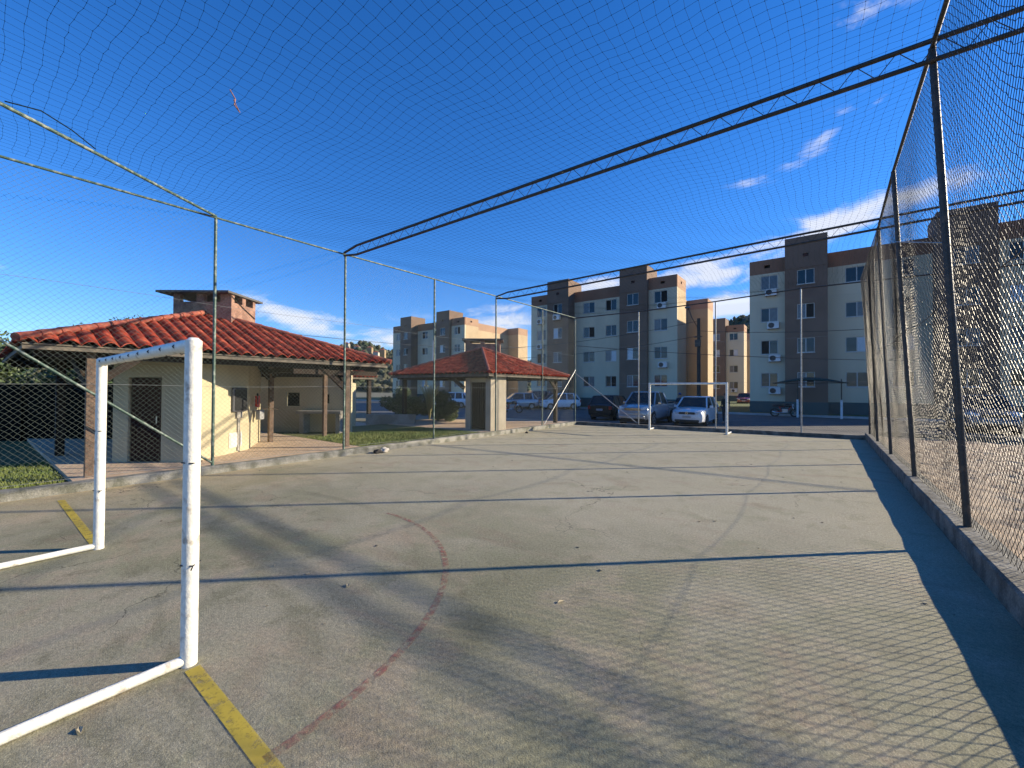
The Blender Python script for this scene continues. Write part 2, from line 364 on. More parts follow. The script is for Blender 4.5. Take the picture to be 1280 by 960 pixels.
# left verge: lawn strips, tiled patio
g = M(); g.quad((-26,-14,.05),(-9.94,-14,.05),(-9.94,1.05,.05),(-26,1.05,.05)); g.quad((-16,6.45,.10),(-9.94,6.45,.10),(-9.94,11.4,.10),(-16,11.4,.10))
struct(build(g, 'verge_lawn', mat('mown_grass', (.07,.10,.025))))
g = M(); g.box(-21, -9.95, 1.05, 6.45, -.22, .13); g.box(-16.5, -9.95, 11.4, 18.0, -.22, .12); g.box(-19.5,-16,6.45,11.4,-.22,.08)
struct(build(g, 'tiled_patio', paver))
# grass blades as real tufts on the verge
def blades(name, regs, n, zfun):
    P = []
    for k in range(n):
        x0,x1,y0,y1,z = regs[k % len(regs)]
        P.append((rng.uniform(x0,x1), rng.uniform(y0,y1), z))
    P = np.array(P); h = rng.uniform(.03,.075,(len(P),1)); a = rng.uniform(0,2*math.pi,len(P)); w = .008
    d = np.stack([np.cos(a),np.sin(a),0*a],1)*w; t = P+np.concatenate([rng.normal(0,.02,(len(P),2)),h],1)
    V = np.stack([P-d,P+d,t+d*.3,t-d*.3],1).reshape(-1,3); Fq = np.arange(len(P))[:,None]*4+np.array([[0,1,2,3]])
    return np_mesh(name, V, Fq, mat('grass_blades', (.11,.16,.035), .7, (.17,.19,.05), 2))
tag(blades('grass', [(-13.5,-9.96,6.5,11.3,.10),(-13.5,-9.96,-3,1.0,.05)], 42000, None), 'short green grass growing on the verge behind the left kerb', 'grass', kind='stuff')
# sand court on the right
nx, ny = 150, 330; xs = np.linspace(1.40, 11, nx); ys = np.linspace(.5, 20.6, ny); V = []
for y in ys:
    for x in xs:
        q = Vector((x, y, 0)); z = .02+.030*noise.noise(q*1.6)+.040*noise.noise(q*5.2+Vector((9,3,0)))+.022*noise.noise(q*11)
        V.append((x, y, z+.05*(1-min(1,(x-1.4)/.5))))
Fq = np.array([[j*nx+i, j*nx+i+1, (j+1)*nx+i+1, (j+1)*nx+i] for j in range(ny-1) for i in range(nx-1)])
so = np_mesh('sand', np.array(V), Fq, mat('trodden_sand', (.42,.32,.22), .95, (.34,.25,.17), 1.5, (.4,.6), .5, 70, fine=.2, fscale=90)); struct(so); so.data.shade_smooth()
g = M(); g.quad((11,-8,-.02),(30,-8,-.02),(30,20.6,-.02),(11,20.6,-.02)); struct(build(g, 'sand_beyond', MATS['trodden_sand']))
struct(rough_kerb('sand_court_kerb', (1.5, 20.7), (22, 20.7), .22, .22, kerb_dark))

# ================================================================ goals
def make_goal(label, ox, oy, sgn, group='futsal goals'):
    t = thing('futsal_goal', label, 'goal', (ox, oy, 0), 0, group); r = .044
    for x in (-1.5, 1.5):
        m = M(); m.tube([(x,0,0),(x,0,.5),(x,0,1.2),(x,0,1.985),(x,0,2.012)], r, 20); m.tube([(x,0,2.01),(x,0,2.03)], r*.97, 20, r2=r*.55)
        build(m, 'post', white_paint, t, True, True, auto=50)
        m = M(); m.tube([(x,0,.035),(x*1.0,-sgn*.45,.034),(x*1.005,-sgn*1.0,.03)], .03, 12)
        build(m, 'ground_bar', white_paint, t, True, True, auto=50)
        for z in (.62, 1.25):
            q = 1 if z < 1 else -1; m = M(); m.tube([(x+q*.09,-.02,z-.01*q),(x+q*.052,0,z),(x,.052,z+.002),(x-q*.052,-.01,z),(x,-.052,z+.004),(x+q*.054,0,z)], .004, 5)
            build(m, 'rope_tie', plastic_blk, t, False, True)
    m = M(); m.tube([(-1.5,0,1.985),(1.5,0,1.985)], r*.96, 20); build(m, 'crossbar', white_paint, t, True, True, auto=50)
    m = M(); m.tube([(-1.51,-sgn*1.0,.03),(1.51,-sgn*1.0,.03)], .028, 12); build(m, 'rear_bar', white_paint, t, True, True, auto=50)
    for k in range(9):
        m = M(); x = -1.3+k*.32; m.tube([(x,-.05,1.985),(x,0,1.935),(x+.004,.05,1.985),(x,0,2.035),(x,-.05,1.985)], .004, 5)
        build(m, 'net_hook', plastic_blk, t, False, True)
    return t
make_goal('large white futsal goal in the foreground with yellow line at its post', -4.65, .84, 1)
make_goal('white futsal goal at the far end before the parked cars', -4.52, 17.75, -1)

# ================================================================ court cage
HL = 5.2
# --- left fence
lf = thing('court_fence', 'tall green post and wire fence on the left kerb before the lodge', 'fence', (-9.83, 5, .15))
LY = [-6.2, -3.1, 0.0, 2.96, 5.8, 8.85, 11.92, 15.12, 18.1]
for y in LY: 
    m = M(); m.tube([(-9.83,y,.1),(-9.83,y,2.5),(-9.84,y,5.18)], .028, 10); build(m, 'post', green_metal, lf, True, auto=60)
m = M(); m.tube([(-9.83,-6.2,5.17),(-9.83,2.9,5.17),(-9.83,5.8,5.17),(-9.83,12,5.22),(-9.83,18.1,5.27)], .022, 8); build(m, 'top_rail', green_metal, lf, True, auto=60)
m = M(); m.tube([(-9.80,-2.4,4.7),(-9.80,.25,2.41),(-9.80,2.93,.22)], .022, 8); build(m, 'brace', green_metal, lf, True, auto=60)
m = M(); m.tube([(-9.80,18.08,2.7),(-9.80,15.25,.2)], .022, 8); build(m, 'brace', silver_metal, lf, True, auto=60)
m = M()
for z in (.2, 1.75, 3.4):
    m.tube([(-9.84+.01*math.sin(y), y, z+.015*math.sin(y*1.3)) for y in np.linspace(-6.2,18.1,40)], .003, 4)
build(m, 'tension_wire', silver_metal, lf)
def diamond_panel(name, A, B, z0, z1, cell, r, material, parent, wob=.02, sagf=None):
    """diamond netting between plan points A and B"""
    A, B = np.array(A, float), np.array(B, float); L = np.linalg.norm(B-A); d = (B-A)/L; nrm = np.array([-d[1], d[0]])
    nc = int(L/cell); nr = int((z1-z0)/cell*2)
    P0, P1 = [], []
    J, I = np.meshgrid(np.arange(nr+1), np.arange(nc+1), indexing='ij')
    s = (I+.5*(J % 2))*cell; z = z0+J*cell/2
    s = s+rng.normal(0, cell*.05, s.shape); zz = z+rng.normal(0, cell*.04, z.shape)
    wv = wob*(np.sin(s*1.1+z*.7)+.6*np.sin(s*2.7-z*1.9))
    if sagf is not None: wv = wv+sagf(s, z)
    s = np.clip(s, 0, L)
    X = A[0]+d[0]*s+nrm[0]*wv; Y = A[1]+d[1]*s+nrm[1]*wv
    P = np.stack([X, Y, zz], -1)
    for par in (0, 1):
        a = P[par:-1:2]; b = P[par+1::2][:len(a)]
        a = a[:len(b)]
        P0.append(a.reshape(-1,3)); P1.append(b.reshape(-1,3))
        if par == 0: P0.append(a[:, 1:].reshape(-1,3)); P1.append(b[:, :-1].reshape(-1,3))
        else: P0.append(a[:, :-1].reshape(-1,3)); P1.append(b[:, 1:].reshape(-1,3))
    V, Fq = cords(np.concatenate(P0), np.concatenate(P1), r)
    return np_mesh(name, V, Fq, material, parent)
diamond_panel('netting', (-9.85,-5.9), (-9.85,18.05), .2, 5.16, .088, .0016, wire_green, lf)
# --- far fence
ff = thing('court_fence', 'far end post and wire fence standing between goal and parked cars', 'fence', (-4, 18.6, .15))
def fy(x): return 18.12+(x+9.83)*.096
for x, h in ((-6.75,5.3),(-3.6,5.42),(-.7,5.6)):
    m = M(); m.tube([(x,fy(x),.1),(x,fy(x),h)], .026, 10); build(m, 'post', silver_metal, ff, True, auto=60)
m = M(); m.tube([(-9.83,fy(-9.83),5.27),(-6.75,fy(-6.75),5.3),(-3.6,fy(-3.6),5.42),(-.7,fy(-.7),5.6),(1.22,fy(1.22),5.62),(12.5,fy(12.5),5.7)], .026, 8); build(m, 'top_rail', dark_metal, ff, True, auto=60)
m = M(); m.tube([(-9.8,fy(-9.8)-.03,2.5),(-6.8,fy(-6.8)-.03,.2)], .022, 8); build(m, 'brace', silver_metal, ff, True, auto=60)
m = M()
for z in (.22, 2.0, 3.7): m.tube([(-9.8,fy(-9.8)+.03,z),(1.2,fy(1.2)+.03,z+.05)], .003, 4)
build(m, 'tension_wire', silver_metal, ff)
diamond_panel('netting', (-9.8,fy(-9.8)+.03), (1.2,fy(1.2)+.03), .2, 5.3, .085, .0016, wire_green, ff)
# --- right fence
rf = thing('court_fence', 'leaning fence of dark posts with sagging net beside the sand court', 'fence', (1.27, 6, .25))
RY = [-6.6, -3.3, 0.1, 3.35, 6.65, 10.0, 13.2, 16.3, 18.9]
def rpost(y): return (1.25, y, .2), (1.0 if y < 12 else 1.0+.04*(y-12), y, 5.68)
for y in RY:
    a, b = rpost(y); m = M(); m.tube([a, ((a[0]+b[0])/2, y, 2.9), b], .034, 12); build(m, 'post', dark_metal, rf, True, auto=60)
m = M(); m.tube([rpost(y)[1] for y in RY], .024, 8); build(m, 'top_rail', dark_metal, rf, True, auto=60)
m = M()
def rsag(y):   # waviness of the loose cables between posts
    k = max(i for i in range(len(RY)) if RY[i] <= y+1e-6); k = min(k, len(RY)-2); t = (y-RY[k])/(RY[k+1]-RY[k]); return 4*t*(1-t)
m.tube([(1.13, y, 2.82-.10*rsag(y)) for y in np.linspace(-6.6,18.9,110)], .005, 6)
m.tube([(1.19, y, 1.15-.06*rsag(y)) for y in np.linspace(-6.6,18.9,110)], .0022, 6)
build(m, 'loose_cable', dark_metal, rf, True)
m = M(); m.tube([(1.03,10.0,4.4),(1.10,6.65,3.4)], .008, 6); build(m, 'stay_rod', silver_metal, rf, True)
def right_net():
    dy, dz = .092, .088; nc = int(19.2/dy); nr = int(5.45/dz*2)
    J, I = np.meshgrid(np.arange(nr+1), np.arange(nc+1), indexing='ij')
    y = -.3+(I+.5*(J % 2))*dy; t = J/nr; z = .24+t*5.42
    y = y+rng.normal(0, .006, y.shape)+.04*np.sin(z*2.1+y*.8)+.07*np.sin(z*.9+y*1.2)*np.sin(np.pi*t)
    z = z+rng.normal(0, .004, z.shape)+.10*np.sin(y*1.7+.6*z)*np.sin(np.pi*t)+.04*np.sin(y*5)*np.sin(np.pi*t)
    xb = 1.25-.25*t
    bul = .030*np.sin(y*1.1+1)+.014*np.sin(y*2.6+z*.6)
    x = xb+bul*np.sin(np.pi*np.clip(t, 0, 1))**.8+.02
    x = x+.05*np.exp(-((z-1.2)/.7)**2)*np.sin(y*1.3)**2
    P = np.stack([x, np.clip(y, -.4, 18.9), z], -1); A0, A1 = [], []
    for par in (0, 1):
        a = P[par:-1:2]; b = P[par+1::2][:len(a)]; a = a[:len(b)]
        A0.append(a.reshape(-1,3)); A1.append(b.reshape(-1,3))
        if par == 0: A0.append(a[:, 1:].reshape(-1,3)); A1.append(b[:, :-1].reshape(-1,3))
        else: A0.append(a[:, :-1].reshape(-1,3)); A1.append(b[:, 1:].reshape(-1,3))
    V, Fq = cords(np.concatenate(A0), np.concatenate(A1), .0027)
    np_mesh('netting', V, Fq, wire_light, rf)
right_net()
# --- roof trusses
def truss(label, A, B, name='roof_truss'):
    A, B = Vector(A), Vector(B); t = thing(name, label, 'truss', tuple(A), 0, 'lattice trusses across the court'); L = (B-A).length; d = (B-A)/L; dz = Vector((0,0,.115))
    m = M(); m.tube([A+dz*.3, A+d*.5+dz, B+dz], .029, 8); build(m, 'upper_chord', dark_metal, t, True, auto=60)
    m = M(); m.tube([A-dz*.3, A+d*.5-dz, B-dz], .029, 8); build(m, 'lower_chord', dark_metal, t, True, auto=60)
    m = M(); n = int((L-.5)/.19); pts = [A+d*(.5+.19*i)+dz*(1 if i % 2 else -1) for i in range(n)]
    for a, b in zip(pts[:-1], pts[1:]): m.tube([a, b], .005, 5, False)
    build(m, 'web_rod', dark_metal, t)
    return t
def tr_pt(ya, yb, za, zb, x): k = (x+9.83)/(1.0+9.83); return (x, ya+(yb-ya)*k, za+(zb-za)*k)
truss('nearer lattice truss crossing overhead from left fence to upper right', (-9.83,5.76,5.17), tr_pt(5.76,6.60,5.17,5.62,11.5))
truss('farther lattice truss whose line passes in front of the apartment roofs', (-9.83,11.92,5.17), tr_pt(11.92,12.75,5.17,5.62,12.5))
# diagonal pipe at the near left corner
m = M(); m.tube([(-9.83,2.96,5.2),(-8.64,1.21,5.17),(-7.99,.16,5.17),(-6.0,-3.0,5.2)], .026, 8)
o = build(m, 'corner_pipe', green_metal, None, True, auto=60); tag(o, 'slanting green pipe running overhead from the near left fence post', 'pipe')
m = M(); m.tube([(-8.0,.2,5.22),(-8.15,.5,5.33),(-8.35,.8,5.30),(-8.5,1.05,5.21)], .008, 6)
tag(build(m, 'loose_cord', wire_mat, None, True), 'curled black cord end sticking up from the slanting green pipe', 'cord')
# --- roof net
def roof_net():
    cell = .125; nx_ = int(10.8/cell); y0, y1 = -4.2, 18.4; ny_ = int((y1-y0)/cell)
    I, J = np.meshgrid(np.arange(nx_+1), np.arange(ny_+1), indexing='ij')
    x = -9.8+I*cell; y = y0+J*cell; k = (x+9.83)/10.83
    ysk = y+k*.9*np.clip(y/6, 0, 1.2)
    z = 5.27+k*.48
    per = 6.15; ph = ((y-5.8) % per)/per
    z = z-.20*4*ph*(1-ph)*np.sin(np.pi*np.clip(k, .02, .98))**.5
    z = z+.03*np.sin(x*1.7+y*.9)+.02*np.sin(x*3.9-y*2.2)
    xw = x+.035*np.sin(y*1.3+x*.6)+.02*np.sin(y*3.1+x)+rng.normal(0,.006,x.shape); yw = ysk+.04*np.sin(x*1.1+y*.5)+.02*np.sin(x*3.3)+rng.normal(0,.006,x.shape)
    xw += .10*np.sin(y*.9)*np.exp(-((x+9.0)/1.2)**2)
    P = np.stack([xw, yw, z], -1)
    V, Fq = cords(np.concatenate([P[:-1].reshape(-1,3), P[:, :-1].reshape(-1,3)]), np.concatenate([P[1:].reshape(-1,3), P[:, 1:].reshape(-1,3)]), .00145)
    # knots
    Q = P.reshape(-1,3); kn, kf = cords(Q-np.array([.004,0,0]), Q+np.array([.004,0,0]), .0042)
    o = np_mesh('roof_net', np.concatenate([V, kn]), np.concatenate([Fq, kf+len(V)]), wire_mat)
    tag(o, 'dark square mesh net stretched overhead across the whole court', 'net')
roof_net()
m = M(); m.tube([(-5.52,1.78,5.2),(-5.50,1.83,5.11),(-5.44,1.80,5.0),(-5.42,1.85,4.93)], .007, 5); m.tube([(-5.50,1.83,5.11),(-5.40,1.78,5.03),(-5.42,1.85,4.93)], .005, 5)
tag(build(m, 'cloth_scrap', cloth_o, None, True), 'tiny orange scrap caught in the overhead net', 'scrap')

# ================================================================ tiled roofs and lodges
def slope(m, O, U, N, L, run, pitch, clip, tw=.235, row=.38, over=0.):
    """barrel tiles: O eave start, U unit along the eave, N unit plan direction up-slope; clip(u)->max plan run"""
    U, N = Vector(U), Vector(N); O = Vector(O); n = int(L/tw); tw = L/n; seg = 6; sl = math.sqrt(1+pitch*pitch)
    for c in range(n):
        us = [c*tw+tw*i/seg for i in range(seg+1)]; cap = clip((c+.5)*tw)
        if cap < .05: continue
        nr = max(1, int(math.ceil(cap*sl/row))); jit = random.uniform(-.008, .008)
        for rI in range(nr):
            v0 = rI*row/sl; v1 = min((rI+1)*row/sl+.02, cap); vs = []
            if v1 <= v0: continue
            j2 = random.uniform(-.003, .003)
            for v, lift in ((v0, .012), (v1, .003)):
                for i, u in enumerate(us):
                    t = i/seg; h = .080*abs(math.sin(math.pi*t)) if True else 0
                    p = O+U*(u+jit+j2)+N*v; vs.append((p.x, p.y, O.z+pitch*v+h+lift+jit))
            k = seg+1; fs = [(i, i+1, k+i+1, k+i) for i in range(seg)]
            # front lip of each tile
            base = [(x, y, z-.014) for (x, y, z) in vs[:k]]; o = len(vs); vs += base; fs += [(o+i, o+i+1, i+1, i) for i in range(seg)]
            m.add(vs, fs)
def hip_roof(t, x0, x1, y0, y1, ze, pitch):
    """hip roof, ridge along the longer side"""
    W, D = x1-x0, y1-y0; hx = min(W, D)/2
    m = M()
    clipA = lambda L: (lambda u: min(u, L-u, hx))
    slope(m, (x1,y0,ze), (0,1,0), (-1,0,0), D, hx, pitch, clipA(D)); slope(m, (x0,y1,ze), (0,-1,0), (1,0,0), D, hx, pitch, clipA(D))
    slope(m, (x0,y0,ze), (1,0,0), (0,1,0), W, hx, pitch, clipA(W)); slope(m, (x1,y1,ze), (-1,0,0), (0,-1,0), W, hx, pitch, clipA(W))
    rf_ = build(m, 'roof', tile_mat, t, True, auto=45)
    # under-deck so the roof is closed from below
    m = M(); e = .05; zt = ze+pitch*hx-.0; 
    if W >= D: R0, R1 = (x0+hx,(y0+y1)/2,zt-.05), (x1-hx,(y0+y1)/2,zt-.05)
    else: R0, R1 = ((x0+x1)/2,y0+hx,zt-.05), ((x0+x1)/2,y1-hx,zt-.05)
    c = [(x0+e,y0+e,ze-.03),(x1-e,y0+e,ze-.03),(x1-e,y1-e,ze-.03),(x0+e,y1-e,ze-.03)]
    o = len(m.v); m.v += c+[R0, R1]
    if W >= D: m.f += [(0,1,5,4),(1,2,5),(2,3,4,5),(3,0,4)]
    else: m.f += [(0,1,4),(1,2,5,4),(2,3,5),(3,0,4,5)]
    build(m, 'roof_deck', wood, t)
    m = M()
    hips = [((x0,y0,ze), R0), ((x1,y0,ze), R1 if W >= D else R0), ((x1,y1,ze), R1), ((x0,y1,ze), R0 if W >= D else R1)]
    for a, b in hips+[(R0, R1)]:
        a, b = Vector(a)+Vector((0,0,.07)), Vector(b)+Vector((0,0,.13)); L = (b-a).length
        if L < .3: continue
        n = int(L/.36)
        for i in range(n): m.tube([a+(b-a)*(i/n), a+(b-a)*((i+1.12)/n)], .072, 8, True, r2=.056)
    build(m, 'ridge_tile', ridge_mat, rf_, True, auto=50)
    m = M(); w = .03
    m.box(x1-.10,x1-.07,y0+.07,y1-.07,ze-.10,ze+.0); m.box(x0+.07,x0+.10,y0+.07,y1-.07,ze-.10,ze); m.box(x0+.1,x1-.1,y0+.07,y0+.1,ze-.10,ze); m.box(x0+.1,x1-.1,y1-.1,y1-.07,ze-.10,ze)
    build(m, 'fascia', fascia, rf_)
    return rf_
r_ = Vector((math.cos(YAW), math.sin(YAW), 0)); d_ = Vector((-math.sin(YAW), math.cos(YAW), 0))   # plan axes of the turned core walls
def LD(lat, dep, z=0): p = r_*lat+d_*dep; return Vector((p.x, p.y, z))

lodge = thing('barbecue_lodge', 'low cream lodge with red tiled hip roof beyond the left fence', 'building', (-13.4, 4, .13))
ZE = 2.42
hip_roof(lodge, -17.0, -10.0, .4, 7.35, ZE, .37)
def wall_between(m, A, B, z0, z1, th=.14, openings=()):
    """wall from A to B (plan), face on the right-hand side of A->B; openings (u0,u1,za,zb) are real holes"""
    A, B = Vector(A), Vector(B); A.z = B.z = 0; L = (B-A).length; u = (B-A)/L; n = Vector((-u.y, u.x, 0))
    us = sorted({0, L, *[o[0] for o in openings], *[o[1] for o in openings]}); zs = sorted({z0, z1, *[o[2] for o in openings], *[o[3] for o in openings]})
    for a, b in zip(us[:-1], us[1:]):
        runs = []
        for c, d in zip(zs[:-1], zs[1:]):
            if any(o[0] <= (a+b)/2 <= o[1] and o[2] <= (c+d)/2 <= o[3] for o in openings): continue
            if runs and abs(runs[-1][1]-c) < 1e-6: runs[-1][1] = d
            else: runs.append([c, d])
        for c, d in runs: m.obox(A, u, n, a, b, 0, th, c, d)
C0, Cl, C2, C3 = LD(-6.8, 8.73), LD(-8.47, 8.73), LD(-6.8, 10.6), LD(-7.55, 12.35)
m = M(); wall_between(m, Cl, C0, .13, 2.62, openings=[(.32,1.03,.13,1.93)]); wall_between(m, C0, C2, .13, 2.75); wall_between(m, C2, C3, .13, 2.8)
wall_between(m, LD(-9.6,10.6), Cl, .13, 2.7); wall_between(m, C3, LD(-9.6,12.4), .13, 2.8); wall_between(m, LD(-9.6,12.4), LD(-9.6,10.6), .13, 2.8)
build(m, 'wall', cream, lodge)
# real gap-free inner dark door
m = M(); m.obox(Cl, r_, d_, .34, 1.01, .05, .09, .14, 1.91)
for k in range(6): m.obox(Cl, r_, d_, .36+k*.108, .36+k*.108+.09, .035, .05, .18, 1.88)
dr = build(m, 'door', door_mat, lodge); m = M(); m.obox(Cl, r_, d_, .92, .95, -.01, .03, .95, 1.1); build(m, 'handle', chrome, dr)
# back wall of the grill bay with openings
m = M(); Bl, Br = LD(-9.3, 15.2), LD(-5.95, 15.2)
wall_between(m, Bl, Br, .08, 2.9, openings=[(.95,1.45,1.05,1.55),(2.35,2.55,1.15,1.5)]); build(m, 'wall', cream, lodge)
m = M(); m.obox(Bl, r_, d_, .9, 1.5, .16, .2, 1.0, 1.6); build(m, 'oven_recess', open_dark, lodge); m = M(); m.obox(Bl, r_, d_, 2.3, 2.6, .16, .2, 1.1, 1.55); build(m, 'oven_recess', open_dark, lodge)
m = M(); m.obox(Bl, r_, d_, 1.6, 3.2, -.55, -.02, .8, .9); m.obox(Bl, r_, d_, 1.7, 1.85, -.5, -.02, .1, .8); m.obox(Bl, r_, d_, 3.0, 3.15, -.5, -.02, .1, .8); build(m, 'counter', slab_mat, lodge); m = M(); m.obox(Bl, r_, d_, 0, 3.35, -.04, -.003, 2.12, 2.95); build(m, 'roof_shade_panel', wood, lodge)  # dark panel over the upper back wall imitates the shade under the roof
for (x, y, w, mt, z1) in ((-10.33,1.27,.12,post_wood,2.35), (-10.33,6.17,.12,post_wood,2.35), (-13.0,5.35,.12,post_wood,2.9), (-13.2,7.1,.12,post_wood,2.6), (-14.1,1.25,.15,wood,2.4), (-16.6,6.9,.17,wood,2.4)):
    m = M(); m.box(x-w/2,x+w/2,y-w/2,y+w/2,.1,z1); build(m, 'post', mt, lodge, bevel=.01)
for (a, b) in (((-10.36,4.75,2.14),(-10.36,7.1,2.14)), ((-13.3,4.9,2.25),(-13.9,8.2,2.25)), ((-10.9,5.0,2.2),(-13.6,5.3,2.2)), ((-10.33,.6,2.28),(-10.33,7.15,2.28)), ((-16.6,.6,2.28),(-16.6,7.15,2.28)), ((-16.9,1.1,2.32),(-10.2,1.1,2.32)), ((-16.9,6.5,2.32),(-10.2,6.5,2.32)),  # first beam is added to imitate the dark shade under the eave
               ((-10.33,1.9,2.25),(-10.33,1.3,1.75)), ((-10.33,5.5,2.25),(-10.33,6.1,1.72)), ((-11.1,1.15,2.25),(-10.4,1.25,1.75)), ((-13.0,4.9,2.55),(-13.0,5.3,2.0)), ((-12.5,5.4,2.6),(-13.,5.4,2.05)), ((-11.2,6.2,2.25),(-10.4,6.15,1.72)), ((-14.1,2.0,2.3),(-14.1,1.35,1.7))):
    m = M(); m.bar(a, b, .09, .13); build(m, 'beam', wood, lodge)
# chimney box of the lodge
ch = LD(-7.63, 11.13)
m = M()
for (a0,a1,b0,b1,z0,z1) in ((-1.58,0,0,.12,3.1,4.05),(-1.58,0,.92,1.04,3.1,4.05),(-1.58,-1.46,.12,.92,3.1,4.05),(-.12,0,.12,.92,3.1,4.05),
        (-1.58,-1.40,0,.12,4.05,4.26),(-.95,-.75,0,.12,4.05,4.26),(-.3,0,0,.12,4.05,4.26),(-1.58,-1.4,.92,1.04,4.05,4.26),(-.3,0,.92,1.04,4.05,4.26),(-.12,0,.45,.6,4.05,4.26)):
    m.obox(ch, r_, d_, a0, a1, b0, b1, z0, z1)
chm = build(m, 'chimney', brick, lodge)
m = M(); m.obox(ch, r_, d_, -1.88, .06, -.22, 1.3, 4.26, 4.315); build(m, 'chimney_cap', mat('dark_cement_slab', (.10,.095,.09), .9), chm)
m = M(); m.tube([ch+Vector((0.02,0,4.2)), ch+r_*.02+d_*.5+Vector((0,0,3.95)), ch+r_*.02+d_*1.0+Vector((0,0,3.75))], .012, 5); build(m, 'cable', plastic_blk, chm)
# fittings on the lit wall
def on_face(u0, u1, n0, n1, z0, z1, m, A=C0, B=C2):
    u = (B-A).normalized(); n = Vector((u.y, -u.x, 0)); m.obox(A, u, n, u0, u1, n0, n1, z0, z1)
mb = M(); on_face(1.22,1.74,.0,.07,1.12,1.72,mb); t = thing('meter_box', 'dark grey box on the sunlit lodge wall, a pipe below it', 'box', tuple(C0+d_*1.4+Vector((0,0,.13))))
build(mb, 'case', grey_box, t, bevel=.03); m = M(); on_face(1.25,1.71,.071,.076,1.16,1.68,m); build(m, 'lid', plastic_blk, t); m = M(); on_face(1.38,1.58,.0,.05,.97,1.12,m); on_face(1.44,1.52,.0,.03,.16,.97,m); build(m, 'conduit', slab_mat, t)
m = M(); on_face(1.16,1.62,.0,.015,.26,.62,m); on_face(1.2,1.58,.016,.022,.30,.58,m); tag(build(m, 'access_panel', mat('white_panel', (.62,.6,.55), .6)), 'pale access panel low on the sunlit lodge wall', 'panel')
t = thing('fire_extinguisher', 'red fire extinguisher hanging on the lodge wall corner', 'extinguisher', tuple(LD(-6.93,11.0,1.35)))
p = LD(-6.93+.06, 11.1); m = M(); m.tube([(p.x,p.y,1.2),(p.x,p.y,1.22),(p.x,p.y,1.45),(p.x,p.y,1.5)], .06, 12); build(m, 'cylinder', red_paint, t, True, auto=40)
m = M(); m.tube([(p.x,p.y,1.5),(p.x,p.y,1.57)], .025, 8); m.tube([(p.x,p.y,1.55),(p.x+.07,p.y-.02,1.5),(p.x+.08,p.y-.02,1.28)], .012, 6); build(m, 'valve', plastic_blk, t)
t = thing('wall_tap', 'grey dispenser with a tap pipe at the lodge wall corner', 'tap', tuple(LD(-7.0,11.3,1.0)))
p = LD(-6.98, 11.3); m = M(); m.obox(p, r_, d_, 0,.12,-.1,.1,.85,1.12); build(m, 'case', mat('grey_plastic',(.3,.3,.3),.5), t, bevel=.01); m = M(); m.tube([p+r_*.1+Vector((0,0,1.14)), p+r_*.5+d_*.1+Vector((0,0,1.14))], .012, 6); build(m, 'pipe', chrome, t)

# second lodge behind
l2 = thing('barbecue_lodge', 'second red roofed lodge half hidden behind the first one', 'building', (-23,11,.05))
hip_roof(l2, -26.0, -19.9, 7.6, 13.7, 2.32, .45)
m = M(); m.box(-23.8,-23.6,9,13,.0,2.6); m.box(-23.8,-21,8.9,9.05,0,2.6); m.box(-20.8,-20.65,8.6,9.8,0,2.3); build(m, 'wall', cream, l2)
for x, y in ((-20.2,8),(-20.2,13.4),(-25.6,8),(-25.6,13.4),(-20.2,10.8)):
    m = M(); m.box(x-.09,x+.09,y-.09,y+.09,0,2.3); build(m, 'post', wood, l2)
m = M(); m.obox(LD(-6.95,17.5), r_, d_, -.3, .12, 0, .5, .0, 1.95); tag(build(m, 'grill_block', cream), 'small cream masonry block between the two lodges, just right of the brown post', 'grill')
m = M(); m.obox(LD(-6.6,18.6), r_, d_, 0, 2.2, 0, .2, .0, .55); tag(build(m, 'low_wall', slab_mat), 'low grey wall left of the kiosk below the fence wires', 'wall')

# kiosk
kpil = mat('grey_beige_plaster', (.40,.35,.27), .9, (.33,.29,.22), 2)
kio = thing('picnic_kiosk', 'square open kiosk with red tiled pyramid roof beside the left kerb', 'building', (-12.8,14.5,.12))
hip_roof(kio, -15.8, -9.8, 11.5, 17.5, 2.30, .42)
m = M(); m.box(-11.42,-11.16,11.95,12.2,.12,2.3); build(m, 'pillar', kpil, kio)
m = M(); m.box(-10.36,-10.1,11.95,12.9,.12,2.3); build(m, 'pillar', kpil, kio)
m = M(); m.box(-11.16,-10.36,12.05,12.1,.16,1.98)
for k in range(7): m.box(-11.14+k*.112,-11.14+k*.112+.095,12.03,12.05,.2,1.94)
build(m, 'door', door_mat, kio)
m = M(); m.box(-11.4,-10.12,12.0,12.15,1.99,2.3); m.box(-11.42,-10.36,12.75,12.9,.12,2.3); m.box(-11.42,-11.3,12.2,12.75,.12,2.3); build(m, 'wall', cream, kio)
for x, y in ((-15.3,12),(-15.3,17),(-10.3,17.0)):
    m = M(); m.box(x-.08,x+.08,y-.08,y+.08,.1,2.25); build(m, 'post', wood, kio, bevel=.01)
for a, b in (((-10.15,11.7,2.2),(-10.15,17.3,2.2)), ((-15.4,11.7,2.2),(-15.4,17.3,2.2)), ((-15.6,11.9,2.22),(-10.0,11.9,2.22)), ((-15.6,17.1,2.22),(-10.0,17.1,2.22)), ((-10.2,16.3,2.2),(-10.2,16.9,1.7)), ((-12.2,11.95,2.2),(-11.5,11.95,1.75))):
    m = M(); m.bar(a, b, .09, .14); build(m, 'beam', wood, kio)
kc = LD(-1.45, 20.1); m = M()
